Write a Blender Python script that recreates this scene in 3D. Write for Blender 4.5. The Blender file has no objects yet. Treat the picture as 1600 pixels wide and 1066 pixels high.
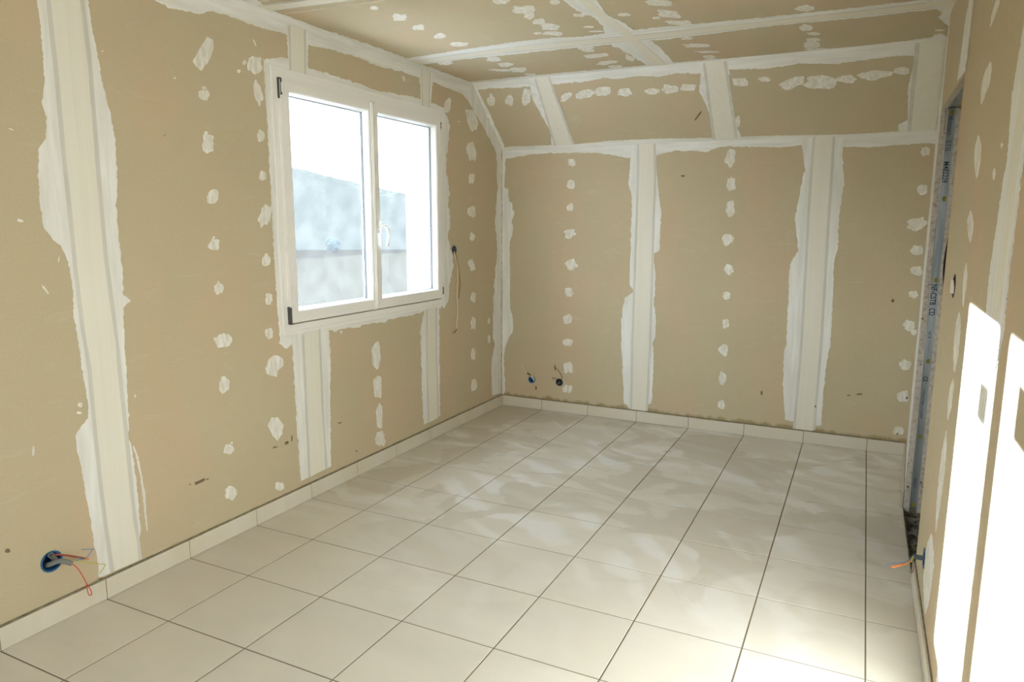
import bpy, bmesh, math, random
from mathutils import Vector, Matrix, noise
from mathutils.geometry import tessellate_polygon

S = bpy.context.scene
C = S.collection
V = Vector

# ------------------------------------------------------------------ camera
F_PX, YAW, PITCH, ROLL = 1109.886, 0.4582, -0.1622, 0.0027
CAM = V((2.6635, -1.275, 1.5041))
_f = V((-math.sin(YAW) * math.cos(PITCH), math.cos(YAW) * math.cos(PITCH), math.sin(PITCH)))
_r0 = V((math.cos(YAW), math.sin(YAW), 0))
_u0 = _r0.cross(_f)
_r = _r0 * math.cos(ROLL) + _u0 * math.sin(ROLL)
_u = -_r0 * math.sin(ROLL) + _u0 * math.cos(ROLL)
cd = bpy.data.cameras.new('camera')
cam = bpy.data.objects.new('camera', cd)
C.objects.link(cam)
cam.matrix_world = Matrix(((_r.x, _u.x, -_f.x, CAM.x), (_r.y, _u.y, -_f.y, CAM.y), (_r.z, _u.z, -_f.z, CAM.z), (0, 0, 0, 1)))
cd.sensor_width = 36
cd.lens = F_PX / 1600 * 36
cd.clip_start = 0.02
cd.clip_end = 2000
S.camera = cam

# ------------------------------------------------------------------ sky, sun, exposure
w = bpy.data.worlds.new('sky')
S.world = w
w.use_nodes = True
nt = w.node_tree
nt.nodes.clear()
wo = nt.nodes.new('ShaderNodeOutputWorld')
bg = nt.nodes.new('ShaderNodeBackground')
tc = nt.nodes.new('ShaderNodeTexCoord')
sx = nt.nodes.new('ShaderNodeSeparateXYZ')
cr = nt.nodes.new('ShaderNodeValToRGB')
cr.color_ramp.elements[0].position = 0.0
cr.color_ramp.elements[0].color = (0.88, 0.95, 1.0, 1)
cr.color_ramp.elements[1].position = 0.6
cr.color_ramp.elements[1].color = (0.62, 0.78, 1.0, 1)
nt.links.new(tc.outputs['Generated'], sx.inputs[0])
nt.links.new(sx.outputs['Z'], cr.inputs[0])
nt.links.new(cr.outputs[0], bg.inputs[0])
nt.links.new(bg.outputs[0], wo.inputs[0])
bg.inputs[1].default_value = 3.5

sun = bpy.data.lights.new('sun', 'SUN')
sun.energy = 53
sun.angle = math.radians(0.6)
sun.color = (0.64, 0.745, 1.0)
suno = bpy.data.objects.new('sun', sun)
C.objects.link(suno)
suno.location = (-8, 6, 6)
suno.rotation_euler = V((2.985, -1.645, -0.877)).to_track_quat('-Z', 'Y').to_euler()

S.view_settings.view_transform = 'Standard'
S.view_settings.look = 'None'
S.view_settings.gamma = 1
S.view_settings.exposure = 1.22
S.view_settings.use_curve_mapping = False
S.cycles.max_bounces = 12
S.cycles.diffuse_bounces = 8
S.cycles.transparent_max_bounces = 16
S.cycles.sample_clamp_indirect = 12
S.cycles.use_denoising = True
S.cycles.caustics_reflective = False
S.cycles.caustics_refractive = False

# ------------------------------------------------------------------ room numbers (metres)
T = 0.40                      # floor tile
X0 = 0.3699                   # first tile line from the left wall
YB = 3.94                     # back wall
ZK = 2.087                    # knee where the slope starts
YS, ZC = 3.459, 2.524         # slope meets the flat ceiling
W = 2.955                     # right wall
YR = -2.9                     # rear wall, behind the camera
Y1, Y2, ZD = 2.045, 2.936, 2.078   # doorway in the right wall
WY0, WY1, WZ0, WZ1 = 1.452, 3.022, 0.935, 2.268   # window opening in the left wall


def wall_x(y):                # face of the right wall, which runs out a little beyond the doorway
    if y <= Y1: return W
    if y <= Y2: return W + (2.950 - W) * (y - Y1) / (Y2 - Y1)
    return 2.950 + (y - Y2) * 0.0545


def ray(px, py):
    return _f + _r * ((px - 800) / F_PX) - _u * ((py - 533) / F_PX)


class Plane:                  # o: origin, a/b: in-plane axes, n: into the room
    def __init__(s, o, a, b, n):
        s.o, s.a, s.b, s.n = V(o), V(a).normalized(), V(b).normalized(), V(n).normalized()

    def uv(s, px, py):
        d = ray(px, py)
        t = (s.o - CAM).dot(s.n) / d.dot(s.n)
        p = CAM + d * t - s.o
        return (p.dot(s.a), p.dot(s.b))

    def at(s, u, v, h=0.0):
        return s.o + s.a * u + s.b * v + s.n * h


PL = Plane((0, 0, 0), (0, 1, 0), (0, 0, 1), (1, 0, 0))
PB = Plane((0, YB, 0), (1, 0, 0), (0, 0, 1), (0, -1, 0))
PC = Plane((0, 0, ZC), (1, 0, 0), (0, 1, 0), (0, 0, -1))
_sd = V((0, YS - YB, ZC - ZK))
PS = Plane((0, YB, ZK), (1, 0, 0), _sd, V((1, 0, 0)).cross(_sd) * (1 if V((1, 0, 0)).cross(_sd).z < 0 else -1))
PR = Plane((W, 0, 0), (0, 1, 0), (0, 0, 1), (-1, 0, 0))
SLEN = _sd.length

# ------------------------------------------------------------------ materials
def mat(name, col, rough=0.8, metal=0.0, spec=0.3):
    m = bpy.data.materials.new(name)
    m.use_nodes = True
    b = m.node_tree.nodes['Principled BSDF']
    b.inputs['Base Color'].default_value = (*col, 1)
    b.inputs['Roughness'].default_value = rough
    b.inputs['Metallic'].default_value = metal
    b.inputs['Specular IOR Level'].default_value = spec
    return m


class N:
    def __init__(s, m): s.t = m.node_tree; s.b = s.t.nodes['Principled BSDF']

    def new(s, k, **kw):
        n = s.t.nodes.new(k)
        for a, v in kw.items(): setattr(n, a, v)
        return n

    def link(s, a, b): s.t.links.new(a, b)

    def pos(s, scale=(1, 1, 1)):
        g = s.new('ShaderNodeNewGeometry')
        mp = s.new('ShaderNodeMapping')
        mp.inputs['Scale'].default_value = scale
        s.link(g.outputs['Position'], mp.inputs[0])
        return mp.outputs[0]

    def noise(s, vec, scale, detail=4, dist=0.0, rough=0.5):
        n = s.new('ShaderNodeTexNoise')
        n.inputs['Scale'].default_value = scale
        n.inputs['Detail'].default_value = detail
        n.inputs['Distortion'].default_value = dist
        n.inputs['Roughness'].default_value = rough
        s.link(vec, n.inputs['Vector'])
        return n.outputs['Fac']

    def ramp(s, fac, stops):
        r = s.new('ShaderNodeValToRGB')
        e = r.color_ramp.elements
        while len(e) < len(stops): e.new(0.5)
        for i, (p, c) in enumerate(stops):
            e[i].position = p
            e[i].color = (*c, 1) if len(c) == 3 else c
        s.link(fac, r.inputs[0])
        return r.outputs[0]

    def mix(s, fac, a, b, mode='MIX'):
        n = s.new('ShaderNodeMix', data_type='RGBA', blend_type=mode)
        for inp, v in ((n.inputs[0], fac), (n.inputs[6], a), (n.inputs[7], b)):
            if hasattr(v, 'is_output'): s.link(v, inp)
            elif isinstance(v, tuple): inp.default_value = (*v, 1)
            else: inp.default_value = v
        return n.outputs[2]

    def math(s, op, a, b=0.0):
        n = s.new('ShaderNodeMath', operation=op)
        for i, v in enumerate((a, b)):
            if hasattr(v, 'is_output'): s.link(v, n.inputs[i])
            else: n.inputs[i].default_value = v
        return n.outputs[0]

    def bump(s, h, strength=0.2, dist=0.002):
        n = s.new('ShaderNodeBump')
        n.inputs['Strength'].default_value = strength
        n.inputs['Distance'].default_value = dist
        s.link(h, n.inputs['Height'])
        s.link(n.outputs[0], s.b.inputs['Normal'])

    def color(s, c): s.link(c, s.b.inputs['Base Color'])


BW = ((0, 0, 0), (1, 1, 1))


def board_mat(name, stain=None):
    m = mat(name, (0.5, 0.41, 0.27), 0.85, spec=0.2)
    n = N(m)
    p = n.pos()
    big = n.noise(p, 1.3, 3)
    pink = n.ramp(n.noise(n.pos((1, 1, 0.7)), 2.1, 2, 0.3), [(0.47, (0, 0, 0)), (0.66, (1, 1, 1))])
    fine = n.noise(p, 110, 4)
    base = n.mix(big, (0.455, 0.382, 0.245), (0.525, 0.447, 0.295))
    base = n.mix(n.math('MULTIPLY', pink, 0.7), base, (0.545, 0.40, 0.262))
    base = n.mix(n.ramp(fine, [(0.3, (0, 0, 0)), (0.9, (0.7, 0.7, 0.7))]), base, (0.54, 0.46, 0.315))
    # faint pale smears of filler wiped over the paper
    sm = n.ramp(n.noise(n.pos((1.5, 1.5, 5)), 3.2, 6, 1.2), [(0.60, (0, 0, 0)), (0.74, (1, 1, 1))])
    base = n.mix(n.math('MULTIPLY', sm, 0.17), base, (0.66, 0.60, 0.47))
    # tiny dark specks
    sp = n.ramp(n.noise(p, 34, 2), [(0.20, (1, 1, 1)), (0.235, (0, 0, 0))])
    base = n.mix(n.math('MULTIPLY', sp, 0.35), base, (0.16, 0.12, 0.07))
    if stain:
        g = n.new('ShaderNodeNewGeometry')
        sx = n.new('ShaderNodeSeparateXYZ')
        n.link(g.outputs['Position'], sx.inputs[0])
        wob = n.noise(n.pos((6, 6, 1)), 2.2, 6)
        lvl = n.math('ADD', n.math('MULTIPLY', wob, stain * 1.5), 0.085 - stain * 0.35)
        d = n.math('SUBTRACT', lvl, sx.outputs['Z'])
        k = n.ramp(n.math('MULTIPLY', d, 22.0), [(0.0, (0, 0, 0)), (0.45, (1, 1, 1))])
        base = n.mix(n.math('MULTIPLY', k, 0.72), base, (0.27, 0.20, 0.085))
    n.color(base)
    n.bump(fine, 0.04, 0.0005)
    return m


def filler_mat(name, scale, a, b, bump=0.25):
    m = mat(name, a, 0.75, spec=0.25)
    n = N(m)
    st = n.noise(n.pos(scale), 3.0, 6, 0.25, 0.6)
    lo = n.noise(n.pos(), 7, 4)
    c = n.mix(n.ramp(st, [(0.36, (0, 0, 0)), (0.62, (1, 1, 1))]), a, b)
    c = n.mix(n.math('MULTIPLY', lo, 0.35), c, (0.76, 0.72, 0.62))
    n.color(c)
    n.bump(st, bump, 0.002)
    return m


BOARD = board_mat('plasterboard_paper')
BOARD_ST = board_mat('plasterboard_paper_stained', 0.075)
BOARD_SL = board_mat('plasterboard_paper_left', 0.03)
FA, FB = (0.80, 0.795, 0.755), (0.67, 0.66, 0.605)
FILL_V = filler_mat('joint_filler_vertical', (9, 9, 0.9), FA, FB)
FILL_X = filler_mat('joint_filler_crosswise', (0.8, 9, 9), FA, FB)
FILL_Y = filler_mat('joint_filler_lengthwise', (9, 0.8, 9), FA, FB)
PATCH = filler_mat('screw_filler', (16, 16, 5), (0.82, 0.80, 0.745), (0.62, 0.585, 0.49), 0.5)
TAPE_V = filler_mat('joint_tape_vertical', (14, 14, 0.35), (0.745, 0.715, 0.61), (0.715, 0.68, 0.57), 0.06)
TAPE_X = filler_mat('joint_tape_crosswise', (0.35, 14, 14), (0.745, 0.71, 0.60), (0.70, 0.66, 0.55), 0.06)
TAPE_Y = filler_mat('joint_tape_lengthwise', (14, 0.35, 14), (0.745, 0.71, 0.60), (0.70, 0.66, 0.55), 0.06)
GREYF = filler_mat('thin_grey_filler', (9, 9, 0.9), (0.60, 0.585, 0.52), (0.52, 0.505, 0.44), 0.1)
PVC = mat('white_pvc', (0.80, 0.775, 0.72), 0.35, spec=0.4)
GASKET = mat('grey_gasket', (0.05, 0.055, 0.06), 0.6)
SPACER = mat('aluminium_spacer', (0.75, 0.78, 0.80), 0.4, 0.3)
DARKMET = mat('dark_metal', (0.10, 0.10, 0.09), 0.45, 0.6)
RENDER = mat('outer_render', (0.82, 0.80, 0.76), 0.9)
CONC = mat('dark_concrete', (0.15, 0.14, 0.11), 0.95)
n = N(CONC)
cn = n.noise(n.pos(), 26, 8)
n.color(n.ramp(cn, [(0.35, (0.05, 0.048, 0.035)), (0.55, (0.20, 0.19, 0.155)), (0.7, (0.42, 0.40, 0.35))]))
n.bump(cn, 0.9, 0.02)
GYP = mat('gypsum_core', (0.62, 0.55, 0.47), 0.95)
n = N(GYP)
cn = n.noise(n.pos(), 45, 8)
n.color(n.ramp(cn, [(0.3, (0.42, 0.37, 0.30)), (0.5, (0.62, 0.56, 0.475)), (0.75, (0.72, 0.67, 0.60))]))
n.bump(cn, 0.5, 0.004)
ZINC = mat('galvanised_steel', (0.50, 0.56, 0.62), 0.34, 0.6)
n = N(ZINC)
cn = n.noise(n.pos((20, 20, 2)), 2, 6)
n.color(n.ramp(cn, [(0.3, (0.27, 0.30, 0.295)), (0.7, (0.52, 0.56, 0.565))]))
n.bump(cn, 0.1, 0.002)
INK = mat('black_ink', (0.03, 0.035, 0.05), 0.7)
INKB = mat('faded_ink', (0.12, 0.14, 0.2), 0.7)
WOOL = mat('yellow_insulation', (0.30, 0.27, 0.06), 0.95)
BLUEP = mat('blue_box_plastic', (0.018, 0.10, 0.23), 0.45)
DARKP = mat('dark_box_plastic', (0.035, 0.04, 0.05), 0.5)
GREYP = mat('grey_conduit_plastic', (0.17, 0.175, 0.155), 0.55)
BLUEGREY = mat('blue_grey_conduit', (0.10, 0.13, 0.16), 0.5)
WRED = mat('red_wire', (0.62, 0.06, 0.03), 0.4)
WDRED = mat('dark_red_wire', (0.27, 0.05, 0.035), 0.45)
WBLUE = mat('blue_wire', (0.10, 0.22, 0.48), 0.4)
WYEL = mat('yellow_green_wire', (0.50, 0.52, 0.06), 0.4)
WORA = mat('orange_wire', (0.72, 0.26, 0.08), 0.4)
WBEI = mat('beige_wire', (0.76, 0.68, 0.50), 0.5)
WBRO = mat('brown_wire', (0.33, 0.12, 0.05), 0.5)
WPINK = mat('faded_red_wire', (0.36, 0.15, 0.11), 0.5)
WHITEP = mat('white_cable_sheath', (0.72, 0.69, 0.62), 0.5)
SMUDGE = mat('dark_smudge', (0.17, 0.13, 0.07), 0.9)
MORTAR = mat('grey_brown_mortar', (0.20, 0.17, 0.11), 0.95)
n = N(MORTAR)
cn = n.noise(n.pos(), 30, 6)
n.color(n.ramp(cn, [(0.3, (0.15, 0.125, 0.075)), (0.7, (0.29, 0.25, 0.165))]))
GROUT = mat('grout', (0.19, 0.155, 0.10), 0.95)


def tile_mat(name, haze):
    m = mat(name, (0.62, 0.57, 0.47), 0.7, spec=0.06)
    n = N(m)
    oi = n.new('ShaderNodeAttribute', attribute_name='tint', attribute_type='GEOMETRY')
    base = n.mix(oi.outputs['Fac'], *(((0.64, 0.59, 0.49), (0.68, 0.63, 0.53)) if haze else ((0.59, 0.535, 0.42), (0.62, 0.565, 0.45))))
    vein = n.noise(n.pos((1.2, 3.5, 1)), 2.0, 5, 0.6)
    base = n.mix(n.ramp(vein, [(0.4, (0, 0, 0)), (0.66, (1, 1, 1))]), base, (0.63, 0.585, 0.49))
    if haze:      # dried grout haze left in wiped arcs
        p = n.pos((1, 1, 1))
        wv = n.new('ShaderNodeTexWave', wave_type='RINGS', rings_direction='Z')
        wv.inputs['Scale'].default_value = 1.5
        wv.inputs['Distortion'].default_value = 9.0
        wv.inputs['Detail'].default_value = 3.5
        wv.inputs['Detail Scale'].default_value = 1.1
        n.link(p, wv.inputs['Vector'])
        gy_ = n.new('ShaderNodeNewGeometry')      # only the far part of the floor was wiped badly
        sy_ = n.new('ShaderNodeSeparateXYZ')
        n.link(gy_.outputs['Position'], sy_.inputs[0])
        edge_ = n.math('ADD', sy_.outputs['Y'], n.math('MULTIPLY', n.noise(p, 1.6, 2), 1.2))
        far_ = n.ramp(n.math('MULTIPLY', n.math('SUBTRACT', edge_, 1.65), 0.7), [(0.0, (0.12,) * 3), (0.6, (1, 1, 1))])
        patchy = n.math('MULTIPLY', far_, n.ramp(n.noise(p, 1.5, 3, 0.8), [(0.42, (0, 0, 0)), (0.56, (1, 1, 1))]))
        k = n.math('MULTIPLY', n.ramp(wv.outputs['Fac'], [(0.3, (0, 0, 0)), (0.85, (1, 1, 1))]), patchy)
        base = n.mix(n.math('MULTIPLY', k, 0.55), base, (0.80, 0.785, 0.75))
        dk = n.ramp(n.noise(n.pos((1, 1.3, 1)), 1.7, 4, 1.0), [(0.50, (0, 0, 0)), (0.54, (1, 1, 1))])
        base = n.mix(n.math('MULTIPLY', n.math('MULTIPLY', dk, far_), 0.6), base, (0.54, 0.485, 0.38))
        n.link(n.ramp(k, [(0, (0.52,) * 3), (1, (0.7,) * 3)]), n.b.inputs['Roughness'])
    n.color(base)
    return m


TILE = tile_mat('beige_stoneware_tile', True)
STILE = tile_mat('beige_skirting_tile', False)


def glass_mat():
    m = bpy.data.materials.new('haze_veil_glass')
    m.use_nodes = True
    t = m.node_tree
    t.nodes.clear()
    out = t.nodes.new('ShaderNodeOutputMaterial')
    tr = t.nodes.new('ShaderNodeBsdfTransparent')
    tr.inputs[0].default_value = (0.95, 0.97, 0.96, 1)
    gl = t.nodes.new('ShaderNodeBsdfGlossy')
    gl.inputs['Roughness'].default_value = 0.02
    df = t.nodes.new('ShaderNodeBsdfTranslucent')
    df.inputs[0].default_value = (1.0, 0.93, 0.80, 1)  # dust-coloured translucent veil, put in to pale the view like outdoor haze
    g = t.nodes.new('ShaderNodeNewGeometry')
    nz = t.nodes.new('ShaderNodeTexNoise')
    nz.inputs['Scale'].default_value = 9
    nz.inputs['Detail'].default_value = 9
    t.links.new(g.outputs['Position'], nz.inputs['Vector'])
    r = t.nodes.new('ShaderNodeMapRange')
    r.inputs[1].default_value = 0.3
    r.inputs[2].default_value = 0.8
    r.inputs[3].default_value = 0.0068
    r.inputs[4].default_value = 0.0125
    t.links.new(nz.outputs['Fac'], r.inputs[0])
    m1 = t.nodes.new('ShaderNodeMixShader')
    t.links.new(r.outputs[0], m1.inputs[0])
    t.links.new(tr.outputs[0], m1.inputs[1])
    t.links.new(df.outputs[0], m1.inputs[2])
    lw = t.nodes.new('ShaderNodeLayerWeight')      # Schlick reflectance of a thin sheet
    lw.inputs['Blend'].default_value = 0.5
    pw_ = t.nodes.new('ShaderNodeMath')
    pw_.operation = 'POWER'
    pw_.inputs[1].default_value = 5
    t.links.new(lw.outputs['Facing'], pw_.inputs[0])
    fr = t.nodes.new('ShaderNodeMath')
    fr.operation = 'MULTIPLY_ADD'
    fr.inputs[1].default_value = 0.9
    fr.inputs[2].default_value = 0.03
    t.links.new(pw_.outputs[0], fr.inputs[0])
    m2 = t.nodes.new('ShaderNodeMixShader')
    t.links.new(fr.outputs[0], m2.inputs[0])
    t.links.new(m1.outputs[0], m2.inputs[1])
    t.links.new(gl.outputs[0], m2.inputs[2])
    t.links.new(m2.outputs[0], out.inputs[0])
    return m


GLASS = glass_mat()


def label_mat():
    m = bpy.data.materials.new('thin_white_label')
    m.use_nodes = True
    t = m.node_tree
    t.nodes.clear()
    out = t.nodes.new('ShaderNodeOutputMaterial')
    a = t.nodes.new('ShaderNodeBsdfTranslucent')
    a.inputs[0].default_value = (0.85, 0.85, 0.83, 1)
    b = t.nodes.new('ShaderNodeBsdfDiffuse')
    b.inputs[0].default_value = (0.85, 0.85, 0.83, 1)
    mx = t.nodes.new('ShaderNodeMixShader')
    mx.inputs[0].default_value = 0.35
    t.links.new(a.outputs[0], mx.inputs[1])
    t.links.new(b.outputs[0], mx.inputs[2])
    t.links.new(mx.outputs[0], out.inputs[0])
    return m


LABEL = label_mat()

# ------------------------------------------------------------------ mesh helpers
def link(name, bm, mats, parent=None, smooth=False, loc=None):
    bmesh.ops.recalc_face_normals(bm, faces=bm.faces)
    me = bpy.data.meshes.new(name)
    if loc is None:
        co = [v.co for v in bm.verts]
        loc = V((sum(c.x for c in co), sum(c.y for c in co), sum(c.z for c in co))) / max(1, len(co))
    loc = V(loc)
    for v in bm.verts: v.co -= loc
    bm.to_mesh(me)
    bm.free()
    for m in (mats if isinstance(mats, (list, tuple)) else [mats]): me.materials.append(m)
    if smooth:
        for p in me.polygons: p.use_smooth = True
    o = bpy.data.objects.new(name, me)
    C.objects.link(o)
    if parent is not None:
        o.parent = parent
        loc = loc - getattr_world(parent)
    o.location = loc
    return o


def getattr_world(o):
    v = V(o.location)
    while o.parent is not None:
        o = o.parent
        v += V(o.location)
    return v


def box(bm, a, b, mi=0, bevel=0.0):
    x0, y0, z0 = (min(a[i], b[i]) for i in range(3))
    x1, y1, z1 = (max(a[i], b[i]) for i in range(3))
    vs = [bm.verts.new(p) for p in ((x0, y0, z0), (x1, y0, z0), (x1, y1, z0), (x0, y1, z0), (x0, y0, z1), (x1, y0, z1), (x1, y1, z1), (x0, y1, z1))]
    fs = [bm.faces.new([vs[i] for i in q]) for q in ((3, 2, 1, 0), (4, 5, 6, 7), (0, 1, 5, 4), (1, 2, 6, 5), (2, 3, 7, 6), (3, 0, 4, 7))]
    for f in fs: f.material_index = mi
    if bevel:
        es = list({e for f in fs for e in f.edges})
        r = bmesh.ops.bevel(bm, geom=es, offset=bevel, segments=2, profile=0.6, affect='EDGES')
        for f in r['faces']: f.material_index = mi
    return fs


def slab(bm, loops, p0, p1, mi=0, side_mi=None):
    """loops: outer then holes (2-D); p0/p1 map a 2-D point to the front / back 3-D point."""
    flat = [pt for lp in loops for pt in lp]
    f = [bm.verts.new(p0(*pt)) for pt in flat]
    b = [bm.verts.new(p1(*pt)) for pt in flat]
    tris = tessellate_polygon([[V((q[0], q[1], 0)) for q in lp] for lp in loops])
    for t in tris:
        for vs in ((f[t[0]], f[t[1]], f[t[2]]), (b[t[2]], b[t[1]], b[t[0]])):
            try: bm.faces.new(vs).material_index = mi
            except ValueError: pass
    k = 0
    for lp in loops:
        m = len(lp)
        for i in range(m):
            j = (i + 1) % m
            try: bm.faces.new((f[k + i], f[k + j], b[k + j], b[k + i])).material_index = mi if side_mi is None else side_mi
            except ValueError: pass
        k += m


def circle(cu, cv, r, m=20, rv=None):
    rv = rv or r
    return [(cu + r * math.cos(2 * math.pi * i / m), cv + rv * math.sin(2 * math.pi * i / m)) for i in range(m)]


def smooth_path(pts, sub=6):
    out = []
    P = [V(p) for p in pts]
    for i in range(len(P) - 1):
        p0, p1, p2, p3 = P[max(0, i - 1)], P[i], P[i + 1], P[min(len(P) - 1, i + 2)]
        for k in range(sub):
            t = k / sub
            out.append(0.5 * (2 * p1 + (p2 - p0) * t + (2 * p0 - 5 * p1 + 4 * p2 - p3) * t * t + (3 * p1 - p0 - 3 * p2 + p3) * t ** 3))
    out.append(P[-1])
    return out


def tube(bm, pts, r, seg=8, mi=0, cap=True, hollow=0.0):
    rr = r if callable(r) else (lambda t: r)
    rings = []
    up = V((0.13, 0.31, 0.94)).normalized()
    n_ = len(pts)
    for i, p in enumerate(pts):
        d = (pts[min(n_ - 1, i + 1)] - pts[max(0, i - 1)]).normalized()
        a = d.cross(up)
        if a.length < 1e-3: a = d.cross(V((1, 0, 0)))
        a.normalize()
        b = d.cross(a).normalized()
        up = -b if b.dot(up) < 0 else b
        a = d.cross(up).normalized()
        R = rr(i / (n_ - 1))
        rings.append([bm.verts.new(p + (a * math.cos(2 * math.pi * k / seg) + up * math.sin(2 * math.pi * k / seg)) * R) for k in range(seg)])
    for i in range(n_ - 1):
        for k in range(seg):
            j = (k + 1) % seg
            bm.faces.new((rings[i][k], rings[i][j], rings[i + 1][j], rings[i + 1][k])).material_index = mi
    if cap:
        bm.faces.new(rings[0][::-1]).material_index = mi
        bm.faces.new(rings[-1]).material_index = mi
    if hollow:      # flat dark disc on the far end, painting the shade inside the bore
        d = (pts[-1] - pts[-2]).normalized()
        c = pts[-1] + d * 0.0004
        a = d.cross(V((0, 0, 1))).normalized()
        b = d.cross(a)
        bm.faces.new([bm.verts.new(c + (a * math.cos(2 * math.pi * k / seg) + b * math.sin(2 * math.pi * k / seg)) * hollow) for k in range(seg)]).material_index = mi + 1


def struct(o):
    o['kind'] = 'structure'
    return o


def empty(name, loc, label, cat, group=None):
    o = bpy.data.objects.new(name, None)
    o.empty_display_size = 0.03
    C.objects.link(o)
    o.location = loc
    o['label'] = label
    o['category'] = cat
    if group: o['group'] = group
    return o


def rag(pts, amp=1.2, step=4.0, seed=0.0, closed=False):
    """torn, trowelled edge: subdivide a pixel polyline and wobble it"""
    out = []
    m = len(pts)
    for i in range(m if closed else m - 1):
        a, b = pts[i], pts[(i + 1) % m]
        L = math.hypot(b[0] - a[0], b[1] - a[1])
        k = max(1, int(L / step))
        nx, ny = (-(b[1] - a[1]) / (L + 1e-6), (b[0] - a[0]) / (L + 1e-6))
        for j in range(k):
            t = j / k
            x, y = a[0] + (b[0] - a[0]) * t, a[1] + (b[1] - a[1]) * t
            q = V((x * 0.16, y * 0.16, seed * 7.3))
            d = (noise.noise(q) * 1.3 + noise.noise(q * 3.1) * 0.9 + noise.noise(q * 9.0) * 0.7) * amp
            if j == 0 and i == 0 and not closed: d = 0
            out.append((x + nx * d, y + ny * d))
    if not closed: out.append(pts[-1])
    return out


CLIP = {}


def band(parent, pl, left, right, fill, tape=None, tl=None, tr=None, t=0.0012, amp=1.1, clip=None, grey=True, seed=1.0, name='joint_band'):
    """a strip of joint filler between two traced edges, with its paper tape bedded in the middle"""
    t += 0.000023 * seed
    bm = bmesh.new()
    L = rag(left, amp, 3.5, seed)
    R = rag(right, amp, 3.5, seed + 5)
    poly = [pl.uv(*p) for p in L] + [pl.uv(*p) for p in reversed(R)]
    if clip: poly = [clip(*p) for p in poly]
    mats = [fill, tape or fill, GREYF]
    slab(bm, [poly], lambda u, v: pl.at(u, v, t), lambda u, v: pl.at(u, v, -0.0004))
    if tape:
        def strip(a, b, h, mi):
            A = [pl.uv(*p) for p in a]
            B = [pl.uv(*p) for p in b]
            q = A + B[::-1]
            if clip: q = [clip(*p) for p in q]
            slab(bm, [q], lambda u, v: pl.at(u, v, h), lambda u, v: pl.at(u, v, t - 0.0003), mi)
        if grey:
            def off(a, b, k):      # a thin greyer strip just outside the tape
                return [(a[i][0] + (b[i][0] - a[i][0]) * k, a[i][1] + (b[i][1] - a[i][1]) * k) for i in range(len(a))]
            m_ = min(len(tl), len(tr))
            e0, e1 = _even(tl, 14), _even(tr, 14)
            g0 = off(e0, e1, -0.16)
            g1 = off(e1, e0, -0.16)
            strip(g0, e0, t + 0.0002, 2)
            strip(e1, g1, t + 0.0002, 2)
        strip(rag(tl, 0.3, 12, seed + 2), rag(tr, 0.3, 12, seed + 3), t + 0.0009, 1)
    return link(name, bm, mats, parent)


def _even(pts, k):
    d = [0]
    for i in range(1, len(pts)): d.append(d[-1] + math.hypot(pts[i][0] - pts[i - 1][0], pts[i][1] - pts[i - 1][1]))
    out = []
    for j in range(k):
        s = d[-1] * j / (k - 1)
        i = max(1, next((q for q in range(1, len(d)) if d[q] >= s - 1e-9), len(d) - 1))
        f = (s - d[i - 1]) / max(1e-9, d[i] - d[i - 1])
        out.append((pts[i - 1][0] + (pts[i][0] - pts[i - 1][0]) * f, pts[i - 1][1] + (pts[i][1] - pts[i - 1][1]) * f))
    return out


def dab(parent, pl, cx, cy, rx, ry, ang=0.0, t=0.0013, pts=None, rough=0.32, name='filler_patch', m=PATCH, clip=None):
    """a dab of filler over a screw head, thin at the rim"""
    rnd = random.Random(int(cx * 13 + cy * 7))
    bm = bmesh.new()
    if pts is None:
        k = 30
        ca, sa = math.cos(math.radians(ang)), math.sin(math.radians(ang))
        pts = []
        sq = rnd.uniform(0.55, 1.0)
        ph = rnd.uniform(0, 9)
        for i in range(k):
            th = 2 * math.pi * i / k
            c, s_ = math.cos(th), math.sin(th)
            c = math.copysign(abs(c) ** sq, c)
            s_ = math.copysign(abs(s_) ** sq, s_)
            q = 1 + rough * (noise.noise(V((c * 1.6 + ph, s_ * 1.6, cx))) * 1.2 + rnd.uniform(-0.2, 0.2))
            x, y = rx * c * q, ry * s_ * q
            pts.append((cx + x * ca - y * sa, cy + x * sa + y * ca))
    else:
        pts = rag(pts, 0.8, 4, cx, closed=True)
        cx = sum(p[0] for p in pts) / len(pts)
        cy = sum(p[1] for p in pts) / len(pts)
    rings = []
    for k, h in ((1.0, 0.0), (0.97, t * 0.5), (0.8, t), (0.45, t * (0.9 + rnd.uniform(-.2, .5)))):
        ring = []
        for (x, y) in pts:
            u, v = pl.uv(cx + (x - cx) * k, cy + (y - cy) * k)
            if clip: u, v = clip(u, v)
            ring.append(bm.verts.new(pl.at(u, v, h)))
        rings.append(ring)
    for a, b in zip(rings, rings[1:]):
        for i in range(len(a)):
            j = (i + 1) % len(a)
            bm.faces.new((a[i], a[j], b[j], b[i]))
    bm.faces.new(rings[-1])
    o = link(name, bm, m, parent)
    return o


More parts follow.
